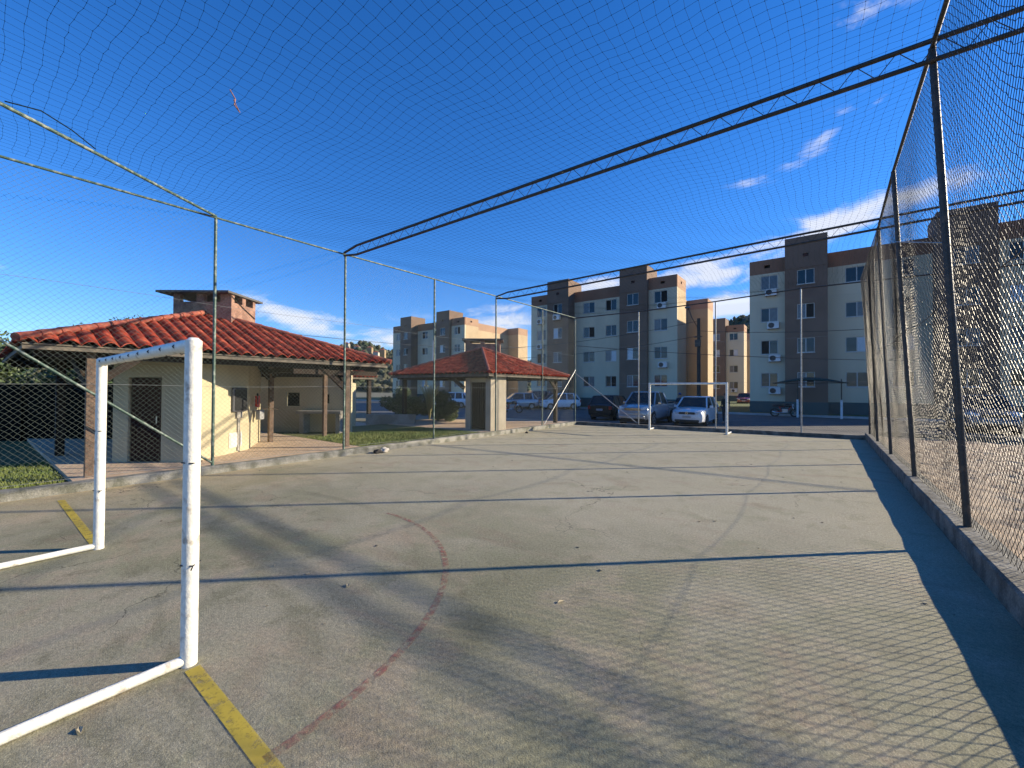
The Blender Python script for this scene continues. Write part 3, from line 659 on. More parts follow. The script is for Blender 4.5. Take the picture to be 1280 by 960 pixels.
for q in ((-.85,.85,0,.12,3.1,3.95),(-.85,.85,.85,1.0,3.1,3.95),(-.85,-.73,.12,.85,3.1,3.95),(.73,.85,.12,.85,3.1,3.95),(-.85,-.62,0,.12,3.95,4.1),(-.1,.1,0,.12,3.95,4.1),(.62,.85,0,.12,3.95,4.1),(-.85,-.62,.88,1.,3.95,4.1),(.62,.85,.88,1.,3.95,4.1)): m.obox(kc, r_, d_, *q)
kch = build(m, 'chimney', brick, kio); m = M(); m.obox(kc, r_, d_, -1.0,1.0,-.15,1.15,4.1,4.18); build(m, 'chimney_cap', MATS['dark_cement_slab'], kch)
m = M(); m.tube([(-14.4,12.9,2.9),(-14.4,12.9,3.95)], .03, 8); build(m, 'vent_pipe', pvc, kio)

# dark shade screen at far left
m = M(); m.obox(LD(-30,12.6), r_, d_, 0, 21.2, 0, .06, .0, 1.78)
t = thing('screen_fence', 'long black shade cloth fence at the left below the trees', 'fence', tuple(LD(-16,12.6)))
build(m, 'shade_cloth', screen_m, t)
for k in range(8): m = M(); m.obox(LD(-29.5+k*2.9,12.52), r_, d_, 0,.06,0,.06,0,1.8); build(m, 'post', screen_m, t)

# ================================================================ apartment blocks
TPL = [0, 2.5, 5.2, 11.0, 13.75, 16.4]
WCOL = [(1.4,1.2,0),(3.85,1.1,1),(6.95,1.35,2),(9.5,1.2,2),(12.35,1.15,3),(14.9,1.25,4)]
FZ = [2.6, 5.27, 7.93, 10.6]
PANES = [glass_blue, glass_blue, glass_dark, curtain2, glass_dark, glass_blue, open_dark, curtain, glass_blue, glass_dark, curtain2]
def wall_holes(m, x0, x1, y, z0, z1, holes, th):
    """wall facing -Y with real window holes"""
    xs = sorted({x0, x1, *[h[0] for h in holes], *[h[1] for h in holes]}); 
    for a, b in zip(xs[:-1], xs[1:]):
        hs = sorted([(h[2], h[3]) for h in holes if h[0] <= (a+b)/2 <= h[1]]); z = z0
        for c, d in hs: m.box(a, b, y, y+th, z, c); z = d
        m.box(a, b, y, y+th, z, z1)
def window(b, cx, y, cz, w, h, seed):
    rnd = random.Random(seed); m = M(); f = .05; x0,x1,z0,z1 = cx-w/2, cx+w/2, cz-h/2, cz+h/2; yy = y+.06
    for q in ((x0,x1,z0,z0+f),(x0,x1,z1-f,z1),(x0,x0+f,z0+f,z1-f),(x1-f,x1,z0+f,z1-f),(cx-.03,cx+.03,z0+f,z1-f)): m.box(q[0],q[1],yy,yy+.05,q[2],q[3])
    m.box(x0-.04,x1+.04,y-.05,y+.10,z0-.05,z0+.0)
    wo_ = build(m, 'window', frame_w, b)
    for s, (a, c) in enumerate(((x0+f, cx-.03), (cx+.03, x1-f))):
        mt = rnd.choice(PANES); m = M(); m.box(a, c, yy+.015+.01*s+(.06 if mt is open_dark else 0), yy+.03+.01*s+(.06 if mt is open_dark else 0), z0+f, z1-f); build(m, 'pane', mt, wo_)
def apartment(label, x0, y0, sc_=1., rear=12.6, detail=True, seed=0, zg=-.1, floors_seen=(0,1,2,3)):
    b = thing('apartment_block', label, 'building', (x0+8.2*sc_, y0+8, zg), 0, 'four storey apartment blocks')
    X = [x0+v*sc_ for v in TPL]; PB, PT, TT = 11.35, 12.5, 13.75
    wy, ty, my = y0, y0-.5, y0+.9
    secs = [(0,'w',wy),(1,'t',ty),(2,'w',my),(3,'t',ty),(4,'w',wy)]
    for i, k, y in secs:
        holes = []
        for (cx, w, sec) in WCOL:
            if sec != i: continue
            for fi, z in enumerate(FZ):
                hh = 1.14; cxx = x0+cx*sc_
                holes.append((cxx-w/2, cxx+w/2, z-hh/2, z+hh/2))
                window(b, cxx, y, z, w, hh, seed*1000+int(cx*10)*10+fi)
        if k == 't': holes.append(((X[i]+X[i+1])/2-.18, (X[i]+X[i+1])/2+.18, 12.15, 12.4))
        m = M(); top = PT if k == 'w' else TT
        if k == 'w':
            wall_holes(m, X[i], X[i+1], y, zg, PB, holes, .2); build(m, 'wall', cream_wall, b)
            m = M(); cxv = (X[i]+X[i+1])/2
            wall_holes(m, X[i], X[i+1], y-.004, PB, PT, [(cxv-.2,cxv+.2,11.8,12.05)] if i != 2 else [], .2)
            build(m, 'parapet', parapet_brown, b)
        else:
            wall_holes(m, X[i], X[i+1], y, zg, TT, holes, .2); build(m, 'tower_wall', brown_wall, b)
            m = M(); m.box(X[i]-.03, X[i+1]+.03, y-.03, y+.0, PB-.03, PB+.03); build(m, 'ledge', MATS['brown_apartment_render'], b)
        m = M(); m.box(X[i]-.01, X[i+1]+.01, y-.02, y+.01, zg, .85); build(m, 'plinth', teal_plinth, b)
    # tower flanks above and beside the recessed wall
    m = M()
    for i in (1, 3):
        m.box(X[i], X[i]+.18, ty+.2, my+1.6, zg, TT-.003); m.box(X[i+1]-.18, X[i+1], ty+.2, my+1.6, zg, TT-.003); m.box(X[i]+.18, X[i+1]-.18, my+1.42, my+1.6, 12.3, TT-.003)
    build(m, 'tower_flank', brown_wall, b)
    # side walls of the front bay, recess, rear bay
    D1 = 2.85; rec = 2.3; yr = y0+rear
    m = M(); 
    for xa, s in ((X[0], 1), (X[5], -1)):
        q = sorted((xa, xa+s*.2)); m.box(q[0], q[1], y0+.2, y0+D1, zg, PB)
        q = sorted((xa, xa+s*rec)); m.box(q[0], q[1], y0+D1-.2 if False else y0+D1, y0+D1+.2, zg, PB)
        q2 = sorted((xa+s*rec, xa+s*(rec+.2))); m.box(q2[0], q2[1], y0+D1+.2, yr, zg, PB)
        m.box(q[0], q[1], yr, yr+.2, zg, PB)
        q = sorted((xa, xa+s*.2)); m.box(q[0], q[1], yr+.2, yr+D1, zg, PB)
    m.box(X[0]+.2, X[5]-.2, yr+D1-.2, yr+D1, zg, PB)
    build(m, 'side_wall', side_paint, b)
    m = M()
    for xa, s in ((X[0], 1), (X[5], -1)):
        q = sorted((xa-s*.004, xa+s*.2)); m.box(q[0], q[1], y0+.2, y0+1.2, PB, PT); m.box(q[0], q[1], y0+1.6, y0+D1, PB, PT); m.box(q[0], q[1], y0+1.2, y0+1.6, PB, 11.85); m.box(q[0], q[1], y0+1.2, y0+1.6, 12.1, PT)
        qq = sorted((xa, xa+s*rec)); m.box(qq[0], qq[1], y0+D1+.0, y0+D1+.2, PB, PT); m.box(qq[0], qq[1], yr-.004, yr+.2, PB, PT)
        q2 = sorted((xa+s*rec, xa+s*(rec+.2))); m.box(q2[0], q2[1], y0+D1+.2, yr-.004, PB, PT)
        m.box(q[0], q[1], yr+.2, yr+D1, PB, PT)
    m.box(X[0]+.2, X[5]-.2, yr+D1-.2, yr+D1, PB, PT)
    build(m, 'parapet', peach_wall, b)
    m = M(); m.box(X[0]+.2, X[5]-.2, my+.2, y0+D1, 12.0, 12.15); m.box(X[0]+rec+.2, X[5]-rec-.2, y0+D1, yr, 12.0, 12.15); m.box(X[0]+.2, X[5]-.2, yr+.2, yr+D1-.2, 12.0, 12.15)
    build(m, 'roof_slab', slab_mat, b)
    # floors stop light leaking through the glass
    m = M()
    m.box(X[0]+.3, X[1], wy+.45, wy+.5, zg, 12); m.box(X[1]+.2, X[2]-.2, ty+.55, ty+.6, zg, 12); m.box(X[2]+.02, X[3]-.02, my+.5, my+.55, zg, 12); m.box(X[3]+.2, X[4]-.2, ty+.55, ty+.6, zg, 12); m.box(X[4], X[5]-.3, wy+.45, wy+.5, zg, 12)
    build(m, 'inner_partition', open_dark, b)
    m = M(); m.box(X[0]+.25, X[1], wy+.3, wy+.35, 11.7, 12.15); m.box(X[4], X[5]-.25, wy+.3, wy+.35, 11.7, 12.15); m.box(X[5]-.30, X[5]-.25, y0+1.1, y0+1.7, 11.7, 12.2); build(m, 'vent_backing', open_dark, b)  # dark plates added behind the vents to keep daylight from showing through
    # water tank house
    m = M(); m.box((X[2]+X[3])/2-1.5, (X[2]+X[3])/2+1.5, y0+6, y0+9, 12.15, 13.6); build(m, 'stair_head', peach_wall, b)
    return b
apartment('apartment block nearest the right, partly seen through the sagging net', -4.98, 39.5, seed=1)
apartment('apartment block in the centre, standing behind the parked pickup and hatchback', -27.25, 39.5, seed=2)
apartment('distant apartment block at the left, above the kiosk roof', -60.0, 44.5, 1.05, rear=13.5, seed=3)
apartment('farthest apartment block seen in the gap between the two nearest ones', -26.8, 76, 1., seed=4)
# air conditioners
AC = []
def ac(label, cx, y, cz, w=.82):
    if not AC:
        t = thing('air_conditioner', label, 'air conditioner', (cx, y, cz), 0, 'air conditioner units on the apartment fronts')
        m = M(); m.box(-.41,.41,-.36,-.06,-.27,.27); c = build(m, 'casing', ac_white, t, local=True, bevel=.02)
        m = M(); m.tube([(-.12,-.37,0),(-.12,-.362,0)], .215, 20); build(m, 'fan_grille', plastic_blk, t, local=True)
        m = M(); m.box(-.35,-.31,-.34,0,-.31,-.272); build(m, 'bracket', dark_metal, t, local=True); m = M(); m.box(.31,.35,-.34,0,-.31,-.272); build(m, 'bracket', dark_metal, t, local=True)
        AC.append(t)
    else: t = copy_tree(AC[0]); t.location = (cx, y, cz); t['label'] = label
for lab, cx, y, cz in (('air conditioner below the top window in left column of right apartment block', -3.45, 39.5, 9.72),
    ('air conditioner below the third storey window in left column of right block', -3.3, 39.5, 7.02),
    ('air conditioner below the second storey window in left column of right block', -3.2, 39.5, 4.35),
    ('air conditioner low beside the motorcycle on right apartment block', -3.2, 39.5, 1.72),
    ('air conditioner under the top right window of the central block', -12.2, 39.5, 9.7),
    ('boxy air conditioner at second storey on right wing of central block', -12.1, 39.5, 4.1),
    ('air conditioner under the top left tower window of central block', -23.4, 39.0, 9.62),
    ('air conditioner at top of far left wing of central block', -25.85, 39.5, 9.45),
    ('air conditioner at second storey of far left wing of central block', -25.85, 39.5, 6.6),
    ('air conditioner on the far block in the gap, lowest storey', -11.8, 76, 1.7)): ac(lab, cx, y, cz)

# ================================================================ vehicles
def ring(m, x, y, z, r, w, n=20, r_in=0.):
    m.tube([(x-w/2,y,z),(x+w/2,y,z)], r, n)
def make_car(label, cat, x, y, rz, paint, kind='hatch', W=1.72, L=4.0, name='parked_car', plate_text=True, z=ZR, group='cars parked around the court', emblem=False):
    """front at -Y in local space"""
    t = thing(name, label, cat, (x, y, z), rz, group); h = L/2; w = W/2
    if kind == 'hatch': st = [(-h,.82*w,.24,.60),(-h+.05,.90*w,.19,.76),(-h+.28,.97*w,.18,.87),(-h+1.02,w,.18,.98),(-h+1.6,w,.19,.98),(0.4,w,.20,.99),(h-.5,.99*w,.22,1.0),(h-.12,.95*w,.28,1.0),(h,.88*w,.36,.92)]; bel=.97; cab=(-h+1.0,h-.12,-h+1.72,h-.55,1.52)
    elif kind == 'suv': st = [(-h,.82*w,.36,.72),(-h+.10,.92*w,.26,.90),(-h+.5,.98*w,.25,1.04),(-h+1.1,w,.25,1.12),(0,w,.25,1.14),(h-.4,w,.28,1.15),(h-.08,.96*w,.32,1.14),(h,.9*w,.4,1.05)]; bel=1.12; cab=(-h+1.05,h-.08,-h+1.75,h-.4,1.72)
    else: st = [(-h,.84*w,.45,.78),(-h+.10,.93*w,.33,.98),(-h+.5,.98*w,.32,1.10),(-h+1.2,w,.32,1.16),(-h+3.3,w,.33,1.18),(h-.1,w,.4,1.18),(h,.97*w,.45,1.16)]; bel=1.15; cab=(-h+1.1,-h+3.4,-h+1.8,-h+3.05,1.78)
    wr = {'hatch':.30,'suv':.35,'pickup':.38}[kind]; fy_, ry_ = -h+.82, h-.78
    if kind == 'pickup': ry_ = h-1.1
    m = M(); prof = lambda hw, zb, zt: [(.80*hw,zb),(.97*hw,zb+.07),(hw,zb+(zt-zb)*.45),(.985*hw,zt-.16),(.93*hw,zt-.05),(.80*hw,zt),(0,zt+.035)]
    # refine the stations so the arches cut cleanly
    ys_ = sorted({s[0] for s in st} | {a+d for a in (fy_, ry_) for d in np.linspace(-wr*1.15, wr*1.15, 9)})
    ys_ = [v for v in ys_ if -h <= v <= h]
    arr = np.array(st); vs = []; k = 13
    for yy in ys_:
        hw, zb, zt = (np.interp(yy, arr[:,0], arr[:,i]) for i in (1,2,3))
        lift = 0
        for a in (fy_, ry_):
            q = (wr*1.13)**2-(yy-a)**2
            if q > 0: lift = max(lift, wr+math.sqrt(q)-.0)
        P = prof(hw, zb, zt)
        P = [(px_, max(pz, lift) if i in (0,1,2) else pz) for i, (px_, pz) in enumerate(P)]
        P = [(a, min(b, zt-.17) if i < 3 else b) for i, (a, b) in enumerate(P)]
        full = P+[(-a, b) for a, b in P[:-1][::-1]]
        vs += [(a, yy, b) for a, b in full]
    n = len(ys_); fs = [(i*k+j, i*k+j+1, (i+1)*k+j+1, (i+1)*k+j) for i in range(n-1) for j in range(k-1)]
    fs += [tuple(range(k))[::-1], tuple((n-1)*k+j for j in range(k))]
    m.add(vs, [f[::-1] for f in fs]); body = build(m, 'body', paint, t, True, True, auto=38)
    m = M(); m.box(-w*.78, w*.78, -h+.15, h-.15, .2, .55); build(m, 'underbody', plastic_blk, t, local=True)
    # cabin
    fb, rb, ft, rt, zt = cab; wb, wt = w*.91, w*.72; zb = bel
    B = [(-wb,fb,zb-.03),(wb,fb,zb-.03),(wb,rb,zb-.03),(-wb,rb,zb-.03)]; T = [(-wt,ft,zt),(wt,ft,zt),(wt,rt,zt),(-wt,rt,zt)]
    def sh(q, s, dy=0): return q
    for nm, (a, b) in (('windshield',(0,1)),('side_window',(1,2)),('rear_window',(2,3)),('side_window',(3,0))):
        m = M(); m.quad(B[a],B[b],T[b],T[a]); c = Vector((0,(fb+rb)/2,1.2)); 
        m.v += [tuple(Vector(p)+(c-Vector(p))*.03) for p in (B[a],B[b],T[b],T[a])]; m.f += [(7,6,5,4),(0,4,5,1),(1,5,6,2),(2,6,7,3),(3,7,4,0)]
        build(m, nm, glass_dark, t, local=True)
    m = M(); e = .03
    rv = [(-wt-e,ft-e,zt),(wt+e,ft-e,zt),(wt+e,rt+e,zt),(-wt-e,rt+e,zt),(-wt*.8,ft+.15,zt+.06),(wt*.8,ft+.15,zt+.06),(wt*.8,rt-.15,zt+.055),(-wt*.8,rt-.15,zt+.055)]
    m.add(rv, [(0,3,2,1),(4,5,6,7),(0,1,5,4),(1,2,6,5),(2,3,7,6),(3,0,4,7)]); build(m, 'roof', paint, t, True, True)
    for i in range(4): m = M(); m.bar(Vector(B[i])*1.0, T[i], .075, .075); build(m, 'pillar', paint, t, local=True)
    mid = (fb+rb)/2*.4+(ft+rt)/2*.6
    for s in (-1,1):
        m = M(); m.bar((s*wb*1.0,mid,zb-.02),(s*(wt+.012),mid,zt),.03,.09); build(m, 'pillar', paint, t, local=True)
        if kind != 'pickup': m = M(); m.bar((s*wb,rb-.5,zb),(s*(wt+.01),rt-.16,zt),.03,.13); build(m, 'pillar', paint, t, local=True)
    # wheels
    for s in (-1,1):
        for a in (fy_, ry_):
            m = M(); m.tube([(s*(w-.20),a,wr),(s*(w-.03),a,wr),(s*(w-.005),a,wr)], wr, 22); wh = build(m, 'wheel', tyre, t, True, True, auto=40)
            m = M(); m.tube([(s*(w-.02),a,wr),(s*(w+.004),a,wr)], wr*.62, 16)
            o = build(m, 'rim', rim_mat, wh, True, True, auto=40)
            m = M(); 
            for q in range(5):
                an = q*2*math.pi/5; m.tube([(s*(w+.006),a+math.cos(an)*wr*.28,wr+math.sin(an)*wr*.28),(s*(w+.008),a+math.cos(an+.5)*wr*.5,wr+math.sin(an+.5)*wr*.5)], .028, 6)
            build(m, 'rim_slot', plastic_blk, wh, local=True)
    zt_f = np.interp(-h+.25, arr[:,0], arr[:,3])
    for s in (-1,1):
        zh = {'hatch':.70,'suv':.86,'pickup':.93}[kind]; m = M(); n_ = 6; vs = []
        for q in range(n_+1):
            f_ = q/n_; xx = s*w*(.50+.49*f_); yy = -h-.012+.02*f_+.36*f_**2.6; hh = .055+.035*math.sin(f_*math.pi*.75); zz = zh+.05*f_
            vs += [(xx,yy,zz-hh),(xx,yy-.012,zz),(xx,yy+.03,zz+hh),(xx,yy+.16,zz+hh*.7),(xx,yy+.16,zz-hh)]
        fs_ = [(q*5+a, q*5+(a+1)%5, (q+1)*5+(a+1)%5, (q+1)*5+a) for q in range(n_) for a in range(5)]+[(0,1,2,3,4),tuple(n_*5+a for a in range(5))]
        m.add(vs, fs_); build(m, 'headlight', lamp_glass, t, True, True, auto=40)
        m = M(); m.obox((0,0,0),(1,0,0),(0,1,0), min(s*w,s*(w+.17)), max(s*w,s*(w+.17)), fb+.32, fb+.42, zb-.02, zb+.12); build(m, 'mirror', paint if kind != 'pickup' else chrome, t, local=True, bevel=.02)
        m = M(); xx = sorted((s*.70*w, s*.93*w)); m.box(xx[0], xx[1], h-.10, h+.005, bel-.28, bel-.05); build(m, 'tail_light', mat('red_tail_lamp', (.35,.02,.015), .2), t, local=True, bevel=.02)
    zc = st[0][3]
    m = M(); gz_ = {'hatch':.66,'suv':.80,'pickup':.86}[kind]; zc = gz_+.06 if kind != 'pickup' else zc; m.box(-.47*w,.47*w,-h-.02,-h+.12,gz_-.03,gz_+.09)
    for q in range(3): pass
    build(m, 'grille', plastic_blk, t, local=True, bevel=.01)
    if kind == 'pickup':
        m = M()
        for q in range(2): m.box(-.46*w,.46*w,-h-.034,-h-.02,gz_-.01+q*.06,gz_+.012+q*.06)
        build(m, 'grille_bar', chrome, t, local=True)
        m = M(); m.box(-.78*w,.78*w,-h-.10,-h+.02,.40,.56); build(m, 'bumper', paint, t, local=True, bevel=.03)
        m = M(); m.box(-.86*w,.86*w,-h+3.5,h-.08,1.185,1.225); build(m, 'bed_cover', plastic_blk, t, local=True)
        m = M(); m.bar((-.86*w,-h+3.55,1.2),(-.7*w,-h+3.35,1.7),.05,.05); m.bar((.86*w,-h+3.55,1.2),(.7*w,-h+3.35,1.7),.05,.05); build(m, 'roll_bar', chrome, t, local=True)
    m = M(); m.box(-.72*w,.72*w,-h-.018,-h+.1,st[0][2]+.0,st[0][2]+.11); build(m, 'air_intake', plastic_blk, t, local=True, bevel=.01)
    m = M(); m.box(-.21,.21,-h-.03,-h-.019,gz_-.22,gz_-.10)
    if kind == 'pickup': m = M(); m.box(-.21,.21,-h-.115,-h-.101,.42,.53)
    build(m, 'number_plate', plate_mat, t, local=True)
    m = M(); m.box(-.21,.21,h+.002,h+.014,.62,.74); build(m, 'number_plate', plate_mat, t, local=True)
    if emblem:
        m = M(); zc2 = gz_+.035; o_, i_ = .085, .045
        for (a, b) in (((0,1),(1,0)),((1,0),(0,-1)),((0,-1),(-1,0)),((-1,0),(0,1))):
            m.bar((a[0]*.06,-h-.035,zc2+a[1]*.085),(b[0]*.06,-h-.035,zc2+b[1]*.085),.022,.022)
        build(m, 'emblem', chrome, t, local=True)
    return t
p_white = mat('white_car_paint', (.70,.71,.72), .22, (.68,.69,.70), 1, coat=1)
p_silver = mat('silver_car_paint', (.36,.38,.40), .25, (.34,.36,.38), 1, metal=.35, coat=1)
p_black = mat('black_car_paint', (.008,.009,.012), .25, (.008,.009,.012), 1, coat=.3)
p_red = mat('dark_red_car_paint', (.16,.02,.02), .25, (.15,.02,.02), 1, coat=1)
p_grey = mat('grey_car_paint', (.12,.13,.14), .25, (.12,.13,.14), 1, coat=1)
make_car('silver pickup facing the court between black hatchback and white hatchback', 'pickup truck', -8.12, 23.8, R(0), p_silver, 'pickup', 1.80, 5.2, 'parked_pickup')
make_car('white hatchback with diamond emblem behind the far goal', 'car', -5.85, 25.1, R(0), p_white, 'hatch', 1.72, 4.05, emblem=True)
make_car('black hatchback parked left of the silver pickup', 'car', -11.15, 25.6, R(180), p_black, 'hatch', 1.74, 3.9)
make_car('dark car parked beyond the sand court behind the right net', 'car', 6.1, 30.0, R(0), p_grey, 'suv', 1.8, 4.4)
def at_ld(lat, dep): q = LD(lat, dep); return q.x, q.y
x_, y_ = at_ld(-6.1, 42); make_car('white hatchback seen between the fence post and kiosk pillar', 'car', x_, y_, R(-62), p_white, 'hatch', 1.68, 3.9)
x_, y_ = at_ld(-8.3, 47); make_car('silver car mostly hidden behind the white hatchback left of kiosk pillar', 'car', x_, y_, R(-62), p_silver, 'hatch', 1.68, 3.9)
x_, y_ = at_ld(.5, 40); make_car('silver car just right of the kiosk pillar', 'car', x_, y_, R(-40), p_silver, 'hatch', 1.7, 4.1)
x_, y_ = at_ld(2.3, 43.5); make_car('grey car under the kiosk eave between silver and red cars', 'car', x_, y_, R(-30), p_grey, 'suv', 1.75, 4.2)
x_, y_ = at_ld(4.0, 43); make_car('dark red car beneath the kiosk eave', 'car', x_, y_, R(-35), p_red, 'hatch', 1.7, 4.0)
x_, y_ = at_ld(4.6, 40.0); make_car('low white car left of the slanted brace', 'car', x_, y_, R(-40), p_white, 'hatch', 1.68, 3.9)
x_, y_ = at_ld(5.2, 42.5); make_car('small white hatchback right of the slanted brace', 'car', x_, y_, R(-80), p_white, 'hatch', 1.6, 3.6)
make_car('red car far away in the gap between the blocks', 'car', *at_ld(32.8,58), R(5), p_red, 'hatch', 1.7, 4.0)

# motorcycles
def make_moto(label, x, y, rz):
    t = thing('motorcycle', label, 'motorcycle', (x, y, ZR), rz)
    for xx in (-.62, .62):
        m = M(); pts = [(xx+math.cos(a)*.27, 0, .30+math.sin(a)*.27) for a in np.linspace(0, 2*math.pi, 25)]; m.tube(pts, .05, 8, False); w_ = build(m, 'wheel', tyre, t, True, True)
        m = M()
        for a in np.linspace(0, math.pi, 5)[:-1]: m.tube([(xx-math.cos(a)*.24,0,.30-math.sin(a)*.24),(xx+math.cos(a)*.24,0,.30+math.sin(a)*.24)], .008, 5)
        m.tube([(xx,-.06,.30),(xx,.06,.30)], .05, 10); build(m, 'rim', rim_mat, w_, False, True)
    m = M(); m.tube([(-.62,0,.30),(-.2,0,.42),(.15,0,.40),(.42,0,.78)], .035, 8); m.tube([(-.35,0,.72),(-.2,0,.42)], .03, 8); m.tube([(-.35,0,.72),(.42,0,.78)], .03, 8); build(m, 'frame', red_paint, t, True, True)
    m = M(); m.box(-.18,.20,-.10,.10,.30,.58); build(m, 'engine', rim_mat, t, local=True, bevel=.03)
    m = M(); m.tube([(-.05,0,.80),(.1,0,.86),(.28,0,.84),(.38,0,.78)], .13, 10); build(m, 'fuel_tank', p_black, t, True, True)
    m = M(); m.tube([(-.75,0,.80),(-.4,0,.82),(-.08,0,.80)], .09, 8); build(m, 'seat', plastic_blk, t, True, True)
    
    for q in (.07, -.07): m = M(); m.tube([(.62,q,.30),(.42,q,.95)], .022, 6); build(m, 'fork', chrome, t, True, True)
    m = M(); m.tube([(.30,-.36,1.04),(.42,-.2,1.0),(.42,.2,1.0),(.30,.36,1.04)], .016, 6); build(m, 'handlebar', plastic_blk, t, True, True)
    m = M(); m.tube([(.44,0,.86),(.56,0,.86)], .08, 12, r2=.085); build(m, 'headlight', lamp_glass, t, True, True)
    m = M(); m.tube([(.1,-.12,.32),(-.3,-.14,.26),(-.8,-.14,.36)], .04, 8); build(m, 'exhaust', chrome, t, True, True)
    return t
make_moto('dark motorcycle parked before the right block by the green canopy', -2.35, 36.5, R(8))
make_moto('motorcycle standing behind the pickup bed and white hatchback', -7.55, 28.4, R(75))
make_moto('motorcycle in shade just right of the kiosk pillar', *at_ld(.0, 33.5), R(20))

# people near the cars
def make_person(label, x, y, rz, top, trousers, hair_m, cap=None, z=ZR):
    t = thing('person', label, 'person', (x, y, z), rz); H = 1.70
    J = {'pelvis':(0,0,.92,.14),'waist':(0,0,1.06,.125),'chest':(0,0,1.28,.155),'neckb':(0,0,1.43,.075),'neck':(0,-.01,1.50,.055),'headb':(0,-.015,1.57,.078),'head':(0,-.01,1.64,.092),
         'shl':(.17,0,1.38,.065),'ell':(.23,.03,1.11,.043),'wrl':(.24,-.06,.88,.030),'hal':(.24,-.09,.80,.036),
         'shr':(-.17,0,1.38,.065),'elr':(-.23,.03,1.11,.043),'wrr':(-.22,-.14,.93,.030),'har':(-.21,-.19,.87,.036),
         'hil':(.09,0,.88,.10),'knl':(.10,-.02,.49,.060),'anl':(.10,.02,.09,.042),'tol':(.11,-.14,.04,.038),
         'hir':(-.09,0,.88,.10),'knr':(-.10,-.02,.49,.060),'anr':(-.10,.02,.09,.042),'tor':(-.11,-.14,.04,.038)}
    E = [('pelvis','waist'),('waist','chest'),('chest','neckb'),('neckb','neck'),('neck','headb'),('headb','head'),('chest','shl'),('shl','ell'),('ell','wrl'),('wrl','hal'),('chest','shr'),('shr','elr'),('elr','wrr'),('wrr','har'),
         ('pelvis','hil'),('hil','knl'),('knl','anl'),('anl','tol'),('pelvis','hir'),('hir','knr'),('knr','anr'),('anr','tor')]
    def skinned(nm, keys, mt, sc_r=1., par=None):
        idx = {k: i for i, k in enumerate(keys)}; me = bpy.data.meshes.new(nm)
        me.from_pydata([J[k][:3] for k in keys], [(idx[a], idx[b]) for a, b in E if a in idx and b in idx], []); o = bpy.data.objects.new(nm, me); col.objects.link(o); o.parent = t
        me.materials.append(mt); o.modifiers.new('skin', 'SKIN'); sk = me.skin_vertices[0].data if me.skin_vertices else None
        if sk is None:
            bpy.context.view_layer.objects.active = o; o.select_set(True); bpy.ops.mesh.customdata_skin_add(); sk = me.skin_vertices[0].data
        for k, i in idx.items(): sk[i].radius = (J[k][3]*sc_r,)*2; sk[i].use_root = (i == 0)
        s = o.modifiers.new('sub', 'SUBSURF'); s.levels = 2; s.render_levels = 2; return o
    skin_m = mat('skin', (.38,.22,.15), .6)
    skinned('body', list(J), skin_m)
    skinned('shirt', ['waist','pelvis','chest','neckb','shl','ell','shr','elr'], top, 1.10)
    skinned('trousers', ['pelvis','hil','knl','anl','hir','knr','anr'], trousers, 1.10)
    m = M(); n = 12
    vs = [(0,.0,1.765)]; 
    for (z_, r_h) in ((1.74,.06),(1.70,.092),(1.64,.104),(1.585,.098)):
        for j in range(n): a = 2*math.pi*j/n; vs.append((math.cos(a)*r_h*.9, .012+math.sin(a)*r_h*(1.0 if math.sin(a) > 0 else .86), z_ if not (math.sin(a) < -.3 and z_ < 1.66) else 1.675))
    fs = [(0,1+j,1+(j+1)%n) for j in range(n)]+[(1+i*n+j,1+(i+1)*n+j,1+(i+1)*n+(j+1)%n,1+i*n+(j+1)%n) for i in range(3) for j in range(n)]
    m.add(vs, fs); build(m, 'hair', hair_m if cap is None else cap, t, True, True)
    m = M(); m.tube([(0,-.095,1.625),(0,-.118,1.61)], .014, 6); build(m, 'nose', skin_m, t, True, True)
    return t
hairm = mat('dark_hair', (.02,.015,.012), .6)
make_person('person in dark clothes and blue cap between pickup and white hatchback', -7.35, 27.4, R(25), mat('dark_navy_shirt',(.02,.03,.05),.8), mat('dark_jeans',(.03,.035,.05),.8), hairm, mat('blue_cap',(.03,.08,.25),.7))
make_person('dark haired person in black top at the white hatchback driver side', -4.62, 26.7, R(-20), mat('black_shirt',(.015,.015,.015),.8), MATS['dark_jeans'], hairm)

# green canopy shelter
t = thing('canopy_shelter', 'small green fabric canopy on two posts before the right block', 'canopy', (-.4, 36.2, ZR))
nx_ = 14; m = M(); vs = []
for j in range(7):
    for i in range(nx_+1):
        u, v = i/nx_*2-1, j/6*2-1; vs.append((-.85+u*2.15, 36.2+v*1.1, 2.28+.42*(1-abs(u)**1.6)*(1-.5*v*v)))
k = nx_+1; m.add(vs, [(j*k+i, j*k+i+1, (j+1)*k+i+1, (j+1)*k+i) for j in range(6) for i in range(nx_)])
o = build(m, 'canopy', canopy_m, t, True); s = o.modifiers.new('thick', 'SOLIDIFY'); s.thickness = .03
for x in (-1.55, .93):
    m = M(); m.tube([(x,36.2,1.1),(x,36.2,2.55)], .035, 10); pp = build(m, 'post', dark_metal, t, True, auto=60); m = M(); m.tube([(x,36.2,ZR),(x,36.2,1.1)], .07, 12); build(m, 'post_sleeve', pvc, pp, True, auto=60)
m = M(); m.tube([(-2.9,36.2,2.28),(1.25,36.2,2.28)], .03, 8); build(m, 'cross_beam', dark_metal, t)

